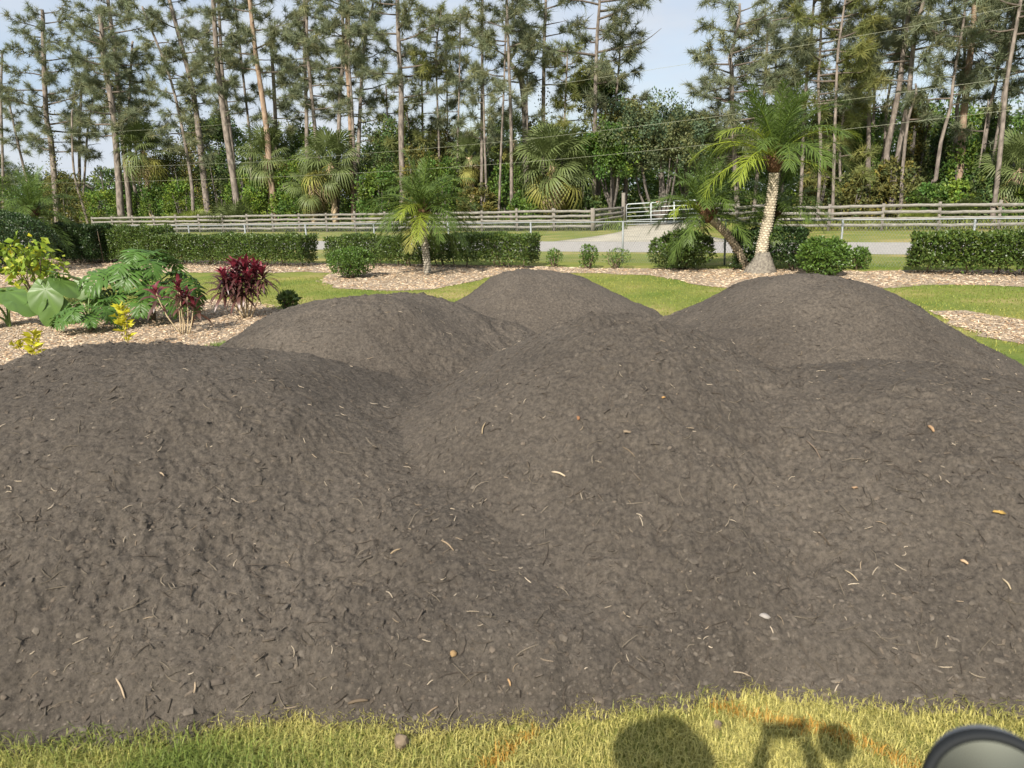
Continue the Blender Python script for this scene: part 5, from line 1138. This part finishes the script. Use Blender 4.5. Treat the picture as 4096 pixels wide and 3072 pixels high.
# ================================================================== PLANTS OF THE LEFT BED
def blade_leaf(L_, W, droop, up0, tint0, nseg=6, fold=.25, rg=rng):
    """strap leaf along +x, arching down"""
    t = np.linspace(0, 1, nseg + 1); el = up0 - droop * t ** 1.3; st = L_ / nseg; x = np.concatenate([[0], np.cumsum(np.cos(el[:-1]) * st)]); z = np.concatenate([[0], np.cumsum(np.sin(el[:-1]) * st)])
    w_ = W * np.sin(np.pi * np.clip(t * .93 + .05, 0, 1)) ** .8; V = np.concatenate([np.stack([x, w_ / 2, z + fold * w_ / 2], 1), np.stack([x, 0 * x, z], 1), np.stack([x, -w_ / 2, z + fold * w_ / 2], 1)]); n = nseg + 1; i = np.arange(nseg)[:, None]
    return V, np.concatenate([i + [n, n + 1, 1, 0], i + [2 * n, 2 * n + 1, n + 1, n]]), np.tile(tint0, (len(V), 1))
def rosette(name, n, L_, W, mat, tints, seed, up=(85, -25), droop=75):
    rg = np.random.default_rng(seed); mb = MB(); az = 0
    for k in range(n):
        az += 2.39996; f = k / (n - 1); V, Q, tn = blade_leaf(L_ * rg.uniform(.75, 1.15) * (.7 + .3 * min(1, f * 2)), W * rg.uniform(.8, 1.2), R(droop) * rg.uniform(.5, 1.3), R(up[0] + (up[1] - up[0]) * f), np.array(tints[min(len(tints) - 1, int(f * len(tints)))]) * rg.uniform(.7, 1.3), rg=rg)
        c, s = math.cos(az), math.sin(az); V = V @ np.array([[c, s, 0], [-s, c, 0], [0, 0, 1]]); V[:, 2] += -f * .18; mb.add(V, Q, tn)
    return mb.me(name, MAT[mat])
ROS = [rosette('leaf_cluster', 46, .42, .055, 'cordy', [(3.2, 1.6, 2.2), (1.5, .9, 1.1), (.9, .9, .9), (.9, 1.2, 1.0), (1.1, 1.8, 1.3)], s) for s in (1, 2, 3)]
ROS2 = [rosette('leaf_cluster', 18, .26, .05, 'cordy', [(2.2, 1.3, 1.6), (1.5, 1.3, 1.3), (1.3, 2.4, 1.6)], s) for s in (4, 5)]
def cordyline(c, canes, label, ros, r=.013, name='cordyline', sc=1.0):
    e = empty(name, tuple(c), label, 'plant')
    for k, (dx, dy, h, bx) in enumerate(canes):
        p0 = np.array([bx, dy * .25, 0]); p2 = np.array([dx, dy, h]); p1 = (p0 + p2) / 2 + [(dx - bx) * .12, 0, -.02]; mb = MB(); v, t3, q = tube(spline([p0, p1, p2], 9), np.linspace(r * 1.1, r * .8, 9), 6, True, .08); mb.add2(v, t3, q); mb.obj('cane', MAT['cane'], e, smooth=True)
        s = sc * rng.uniform(.85, 1.15); link('leaf_cluster', ros[k % len(ros)], e, tuple(p2), (rng.normal(0, .15), rng.normal(0, .15), rng.uniform(0, 6)), (s, s, s))
    return e
cordyline(gr(985, 1272), [(-.36, .1, .62, -.06), (-.26, -.12, .78, -.04), (-.12, .12, .88, -.02), (-.05, -.1, .62, .0), (.06, .05, .9, .01), (.14, -.08, .7, .02), (.2, .15, .85, .05), (.38, -.02, .8, .09), (-.2, .2, .7, -.03)], 'bushy burgundy-leaved plant on pale canes, left of the mounds', ROS)
cordyline(gr(735, 1338), [(-.36, .0, .70, -.04), (-.02, .05, .82, -.05), (.05, -.06, .74, .0), (.0, .1, .6, .02), (.14, .0, .66, .06), (.2, .05, .5, .08)], 'thin-leaved reddish plant on bare pale canes before the lobed-leaf plant', ROS2, .011)
def lobed_leaf(L_, W, seed, nl=13, name='lobed_leaf', mat='philo'):
    """deeply cut leaf: a midrib with pairs of wavy lobes"""
    rg = np.random.default_rng(seed); mb = MB(); n = 9; t = np.linspace(0, 1, n); el = R(15) - R(110) * t ** 1.1; st = L_ / (n - 1)
    x = np.concatenate([[0], np.cumsum(np.cos(el[:-1]) * st)]); z = np.concatenate([[0], np.cumsum(np.sin(el[:-1]) * st)]); v, t3, q = tube(np.stack([x, 0 * x, z], 1), np.linspace(.012, .003, n), 4, False); mb.add(v, q, (1.5, 1.4, 1.3))
    for k in range(nl):
        f = .02 + .94 * k / (nl - 1); p = np.array([np.interp(f, t, x), 0, np.interp(f, t, z)]); ee = np.interp(f, t, el); T_ = np.array([math.cos(ee), 0, math.sin(ee)]); Up = np.array([-math.sin(ee), 0, math.cos(ee)])
        ln_ = W * (np.sin(np.pi * (f * .8 + .16)) ** .7) * rg.uniform(.85, 1.1)
        for sg in (-1, 1):
            a = R(115 - 85 * f); d = unit(T_ * math.cos(a) + np.array([0, sg, 0]) * math.sin(a) + Up * rg.uniform(.05, .3)); s = unit(np.cross(Up, d)); m = 5; u = np.linspace(0, 1, m); wd = np.array([.028, .042, .05, .038, .004]) * L_ / .7 * .62
            zz = rg.normal(0, .012, m) - .14 * ln_ * u ** 2; C = p + d * ln_ * u[:, None] + Up * zz[:, None] + [0, 0, 0]; C = C - np.array([0, 0, 1]) * (.2 * ln_ * u ** 2)[:, None]
            off = s * (wd * rg.uniform(.8, 1.2, m))[:, None]; V = np.concatenate([C - off, C + Up * .008, C + off]); i = np.arange(m - 1)[:, None]; tn = rg.uniform(.8, 1.25) * np.ones(3)
            mb.add(V, np.concatenate([i + [0, m, m + 1, 1], i + [m, 2 * m, 2 * m + 1, m + 1]]), tn)
    return mb.me(name, MAT[mat])
LOB = [lobed_leaf(.62, .3, s) for s in (1, 2, 3, 4)]
def philodendron(c, specs, label, sc=1.0):
    e = empty('philodendron', tuple(c), label, 'plant'); mb = MB(); v, t3, q = tube(spline([(0, 0, 0), (.03, 0, .2), (.0, 0, .42 * sc)], 5), [.06, .06, .055, .05, .04], 8, True, .1); mb.add2(v, t3, q); mb.obj('stem', MAT['stem'], e)
    for k, (az, reach, h, s) in enumerate(specs):
        az = R(az); d = np.array([math.cos(az), math.sin(az), 0]); p0 = np.array([0, 0, .3 * sc]); p2 = d * reach + [0, 0, h]; p1 = (p0 + p2) / 2 + [0, 0, .12 * sc]; mb = MB(); v, t3, q = tube(spline([p0, p1, p2], 7), np.linspace(.016, .011, 7), 5, False); mb.add(v, q); mb.obj('petiole', MAT['petiole'], e, smooth=True)
        link('lobed_leaf', LOB[k % 4], e, tuple(p2), (rng.normal(0, .2), rng.normal(0, .15), az), (s, s, s))
    return e
sp_ = [(a, r_, h, s) for a, r_, h, s in ((270, .25, .95, 1.1), (235, .35, .85, 1.25), (200, .45, .85, 1.2), (170, .4, .95, 1.1), (300, .3, .8, 1.1), (330, .4, .7, 1.2), (355, .45, .75, 1.2), (20, .4, .85, 1.1), (90, .2, 1.2, 1.0), (60, .3, 1.1, 1.0), (130, .3, 1.05, 1.0), (280, .12, 1.28, .85), (250, .4, .55, 1.05), (215, .45, .5, 1.05), (320, .45, .5, 1.1), (190, .5, .6, 1.1), (345, .5, .5, 1.05), (285, .4, .45, 1.0), (255, .2, 1.1, 1.0), (310, .2, 1.1, 1.0))]
philodendron(gr(610, 1285), sp_, 'large dark green plant with deeply cut leaves between mulch and hedge')
philodendron(gr(365, 1325), [(a, r_, h, s) for a, r_, h, s in ((270, .15, .42, .75), (210, .2, .4, .75), (330, .22, .42, .75), (30, .2, .5, .7), (150, .2, .5, .7), (250, .2, .25, .7), (300, .18, .28, .7), (90, .1, .55, .6), (190, .25, .3, .7), (350, .28, .32, .75))], 'smaller cut-leaved plant right of the elephant ears', .6)
b = fan_l = None
MBv = MB()
def heart_leaf(L_, seed, name='heart_leaf', mat='ear'):
    rg = np.random.default_rng(seed); a = np.linspace(-math.pi, math.pi, 29)[:-1]; r = (.62 + .38 * np.cos(a)) * (1 + .25 * np.exp(-((np.abs(a) - 2.55) / .35) ** 2) * 2.2); r = np.where(np.abs(a) > 3.0, .12, r) * L_; n = len(a); V = [(0, 0, 0)]
    for f in (.35, .7, 1.0):
        for k in range(n):
            x, y = r[k] * f * math.cos(a[k]), r[k] * f * math.sin(a[k]) * .85; V.append((x, y, -.22 * x * x / L_ * (1 if x > 0 else .4) - .15 * y * y / L_ + .014 * math.cos(a[k] * 9) * f + abs(y) * .12 + rg.normal(0, .004)))
    T = [[0, 1 + k, 1 + (k + 1) % n] for k in range(n)]; Q = [[1 + j * n + k, 1 + (j + 1) * n + k, 1 + (j + 1) * n + (k + 1) % n, 1 + j * n + (k + 1) % n] for j in range(2) for k in range(n)]
    tn = np.ones((len(V), 3)) * rg.uniform(.85, 1.1); vein = np.array([1.0] + [1.18 if k % 4 == 0 else .95 for _ in range(3) for k in range(n)]); return mesh(name, V, [T, Q], MAT[mat], tn * vein[:, None], smooth=True)
HRT = [heart_leaf(.46, s) for s in (1, 2, 3)]
def elephant_ear(c, specs, label):
    e = empty('elephant_ear', tuple(c), label, 'plant')
    for k, (x, y, z, pitch, yaw, s) in enumerate(specs):
        mb = MB(); v, t3, q = tube(spline([(0, 0, 0), (x * .25, y * .3, z * .6), (x, y, z)], 8), np.linspace(.028, .01, 8), 6, False); mb.add(v, q); mb.obj('petiole', MAT['petiole'], e, smooth=True); link('heart_leaf', HRT[k % 3], e, (x, y, z), (rng.normal(0, .15), R(pitch), R(yaw)), (s, s, s))
    return e
elephant_ear(gr(40, 1308), [(-.28, -.1, .55, 35, 250, 1.0), (.0, .1, .62, 20, 320, 1.0), (.2, -.05, .48, 25, 345, 1.0), (-.35, -.2, .3, 60, 230, 1.0), (-.1, .2, .6, 20, 140, .9)], 'elephant ear plant with broad pale green leaves at the left edge')
elephant_ear(gr(225, 1300), [(-.02, -.1, .66, 70, 275, 1.1), (.18, .05, .78, 30, 330, .95), (.12, -.12, .38, 75, 285, 1.0), (-.12, 0, .5, 55, 235, .8), (.1, .15, .92, 15, 60, .9), (.0, .1, .85, 40, 180, .7)], 'elephant ear plant with a huge hanging leaf below the yellowing shrub')
elephant_ear(gr(318, 1262) + [0, .3, 0], [(.0, -.05, .62, 60, 285, .75), (.16, .05, .5, 40, 330, .6)], 'pale spotted elephant ear leaf beside the smaller cut-leaved plant')
def lobed_shrub(c, label):
    e = empty('lobed_leaf_shrub', tuple(c), label, 'shrub'); k = 11; bp = []; tp = []
    cm = MB(); ym = MB()
    for a in range(k):
        th_ = a * 2.4; tip = np.array([.55 * math.cos(th_) * rng.uniform(.4, 1), .4 * math.sin(th_), rng.uniform(.6, 1.25)]); bp.append((0, 0, 0)); tp.append(tuple(tip))
        n = 30; P = tip + rng.normal(0, .17, (n, 3)); N = unit(rdir(n) + [0, -.3, .6]); V, T, tn = leaves(P, N, .17, out_=.25, asp=.62, var=.3, yel=.5, droop=.5); cm.add(V, T, tn)
        if a % 2: n = 4; P = tip + rng.normal(0, .2, (n, 3)) - [0, 0, .1]; V, T, tn = leaves(P, unit(rdir(n) + [0, -.6, .3]), .17, out_=.3, asp=.7, droop=.5); ym.add(V, T, tn)
    stems(e, bp, tp, .02); cm.obj('foliage', MAT['cassava'], e); ym.obj('yellow_leaves', MAT['croton'], e)
lobed_shrub(gr(150, 1225), 'tall loose shrub with yellowing broad leaves at left')
def croton(c, stalks, label):
    e = empty('croton', tuple(c), label, 'plant'); cm = MB()
    for (x, h, lo) in stalks:
        n = int((h - lo) * 90); z = rng.uniform(lo, h, n); P = np.stack([x * z / h, 0 * z, z], 1) + rng.normal(0, .012, (n, 3)); th_ = rng.uniform(0, 6.28, n); N = np.stack([np.cos(th_), np.sin(th_), .5 + 0 * th_], 1); V, T, tn = leaves(P, unit(N), .13, out_=1.2, asp=.36, var=.25, yel=0, droop=.2); cm.add(V, T, tn)
    stems(e, [(0, 0, 0)] * len(stalks), [(x, 0, h) for x, h, lo in stalks], .011, 'stem', 'cane'); cm.obj('foliage', MAT['croton'], e)
croton(gr(508, 1400), [(-.02, .64, .3), (.06, .58, .28), (-.07, .5, .36), (.02, .3, .12)], 'slender yellow-leaved croton at the edge of the dark soil')
croton(gr(142, 1460), [(.02, .45, .05), (.06, .4, .18), (-.26, .30, .2), (-.2, .3, .22)], 'small two-branched yellow croton nearest the left soil mound')
# twigs and litter pieces on the lawn front
for (x, y, r_, lab) in ((1605, 2995, .035, 'dark soil lump lying in the front grass, left of centre'), (2868, 2915, .02, 'small dark stone in the front grass near the two-pronged shadow')):
    p = gr(x, y); a = rdir(40); V = a * r_ * rng.uniform(.75, 1.1, (40, 1)) * [1, .8, 1.1] + p + [0, 0, r_ * .8]
    bm = bmesh.new(); [bm.verts.new(v) for v in V]; bmesh.ops.convex_hull(bm, input=bm.verts); me = bpy.data.meshes.new('clod'); bm.to_mesh(me); bm.free(); me.materials.append(MAT['stem']); tag(link('clod', me), lab, 'clod')

# ================================================================== MIRROR, PLATFORM AND PHOTOGRAPHER (who throws the shadow on the grass)
mc = at(3985, 3205, .60); e = empty('side_mirror', tuple(mc), 'round black-rimmed vehicle mirror at the bottom right corner', 'mirror')
n_ = unit(np.array([0, 0, CAM_H]) - mc); n_ = unit(n_ + np.array([.16, 0, -.30])); q = Vector(n_).to_track_quat('Z', 'Y'); e.rotation_mode = 'QUATERNION'; e.rotation_quaternion = q
RM = .066; K = 48; prof = [(.83, .002), (.86, .007), (.92, .011), (.985, .007), (1.0, -.004), (.97, -.014), (.9, -.018)]; a = np.arange(K) * 2 * np.pi / K
V = np.concatenate([np.stack([RM * r_ * np.cos(a), RM * r_ * np.sin(a), np.full(K, z)], 1) for r_, z in prof]); i = np.arange(len(prof) - 1)[:, None] * K; j = np.arange(K)[None]; Q = np.stack([i + j, i + K + j, i + K + (j + 1) % K, i + (j + 1) % K], -1).reshape(-1, 4)
link('rim', mesh('rim', V, Q, MAT['black'], smooth=True), e)
V = np.concatenate([[[0, 0, .006]]] + [np.stack([RM * r_ * np.cos(a), RM * r_ * np.sin(a), np.full(K, .006 - .004 * r_ * r_)], 1) for r_ in (.4, .84)]); T = [[0, 1 + k, 1 + (k + 1) % K] for k in range(K)]; Q = [[1 + k, 1 + K + k, 1 + K + (k + 1) % K, 1 + (k + 1) % K] for k in range(K)]
link('glass', mesh('glass', V, [T, Q], MAT['mirror'], smooth=True), e)
prof = [(.96, -.012), (.95, -.03), (.9, -.055), (.7, -.08), (.3, -.09), (.01, -.092)]; V = np.concatenate([np.stack([RM * r_ * np.cos(a) + .02 * (1 - r_), RM * r_ * np.sin(a), np.full(K, z)], 1) for r_, z in prof]); i = np.arange(len(prof) - 1)[:, None] * K; Q = np.stack([i + j, i + K + j, i + K + (j + 1) % K, i + (j + 1) % K], -1).reshape(-1, 4)
link('housing', mesh('housing', V, Q, MAT['shell'], smooth=True), e)
mb = MB(); v, t3, q_ = tube([(.0, -.02, -.06), (.03, -.16, -.1), (.05, -.5, -.12)], .009, 8); mb.add2(v, t3, q_); mb.obj('arm', MAT['black'], e, smooth=True)
# step the photographer stands on, below and behind the camera
e = empty('machine_step', (-.35, -.25, 0), 'dark steel step the photographer stands on, below the picture', 'step')
mb = MB(); mb.add(boxv((-.5, -.4, .30), (.6, .35, .34)), BOXF); mb.obj('tread', MAT['black'], e)
for sx in (-.42, .52):
    mb = MB(); mb.add(boxv((sx - .03, -.3, -.02), (sx + .03, .25, .299)), BOXF); mb.obj('leg', MAT['black'], e)
# person: one skinned body
J = {'pel': (-.42, -.28, 1.22, .15), 'spn': (-.44, -.27, 1.45, .15), 'chs': (-.46, -.25, 1.65, .17), 'nck': (-.47, -.2, 1.82, .065), 'hd0': (-.48, -.17, 1.93, .085), 'hd1': (-.49, -.16, 2.03, .09),
     'ls': (-.63, -.26, 1.72, .07), 'le': (-.5, -.02, 1.62, .05), 'lw': (-.12, -.12, 1.90, .034), 'lh': (-.085, -.09, 1.99, .03), 'rs': (-.29, -.25, 1.72, .07), 're': (-.02, -.34, 1.62, .05), 'rw': (.1, -.16, 1.90, .034), 'rh': (.085, -.09, 1.99, .03),
     'lk': (-.5, -.22, .8, .075), 'la': (-.5, -.28, .40, .045), 'lt': (-.5, -.12, .37, .04), 'rk': (-.3, -.2, .8, .075), 'ra': (-.3, -.28, .40, .045), 'rt': (-.3, -.12, .37, .04), 'lp': (-.52, -.28, 1.14, .11), 'rp': (-.32, -.28, 1.14, .11)}
ED = [('pel', 'spn'), ('spn', 'chs'), ('chs', 'nck'), ('nck', 'hd0'), ('hd0', 'hd1'), ('chs', 'ls'), ('ls', 'le'), ('le', 'lw'), ('lw', 'lh'), ('chs', 'rs'), ('rs', 're'), ('re', 'rw'), ('rw', 'rh'), ('pel', 'lp'), ('lp', 'lk'), ('lk', 'la'), ('la', 'lt'), ('pel', 'rp'), ('rp', 'rk'), ('rk', 'ra'), ('ra', 'rt')]
for sd_, hx in (('l', -.085), ('r', .085)):
    for f in range(4):
        o_ = .013 * f - .02; J[f'{sd_}f{f}a'] = (hx, -.075 + o_ * .4, 2.03 + .004 * f, .0095); J[f'{sd_}f{f}b'] = (hx * .98 + (o_ * .3), -.05 + o_ * .5, 2.068 + .006 * (f % 3), .008); J[f'{sd_}f{f}c'] = (hx * .9, -.03 + o_ * .3, 2.088 + .006 * (f % 3), .007)
        ED += [(f'{sd_}h', f'{sd_}f{f}a'), (f'{sd_}f{f}a', f'{sd_}f{f}b'), (f'{sd_}f{f}b', f'{sd_}f{f}c')]
    J[f'{sd_}ta'] = (hx * .8, -.07, 1.99, .011); J[f'{sd_}tb'] = (hx * .62, -.045, 2.005, .009); ED += [(f'{sd_}h', f'{sd_}ta'), (f'{sd_}ta', f'{sd_}tb')]
ks = list(J); me = bpy.data.meshes.new('person'); me.from_pydata([J[k][:3] for k in ks], [(ks.index(a), ks.index(b)) for a, b in ED], [])
po = link('person', me); tag(po, 'photographer in a brimmed hat whose shadow falls on the front grass', 'person'); me.materials.append(MAT['skin'])
md = po.modifiers.new('skin', 'SKIN'); sv = me.skin_vertices[0].data
for k, s in zip(ks, sv): s.radius = (J[k][3], J[k][3])
sv[0].use_root = True; po.modifiers.new('sub', 'SUBSURF').levels = 1; po.modifiers['sub'].render_levels = 1
a = np.arange(24) * 2 * np.pi / 24; V = np.concatenate([np.stack([r_ * np.cos(a) - .49, r_ * np.sin(a) * 1.05 - .16, np.full(24, z)], 1) for r_, z in ((.19, 2.045), (.11, 2.06), (.1, 2.14), (.02, 2.155))]); i = np.arange(3)[:, None] * 24; j = np.arange(24)[None]; Q = np.stack([i + j, i + (j + 1) % 24, i + 24 + (j + 1) % 24, i + 24 + j], -1).reshape(-1, 4)
link('hat', mesh('hat', V, Q, MAT['straw'], smooth=True), po)
mb = MB(); mb.add(boxv((-.076, -.052, 2.008), (.076, -.044, 2.082)), BOXF); tag(mb.obj('phone', MAT['black']), 'phone held up in both hands by the photographer', 'phone')
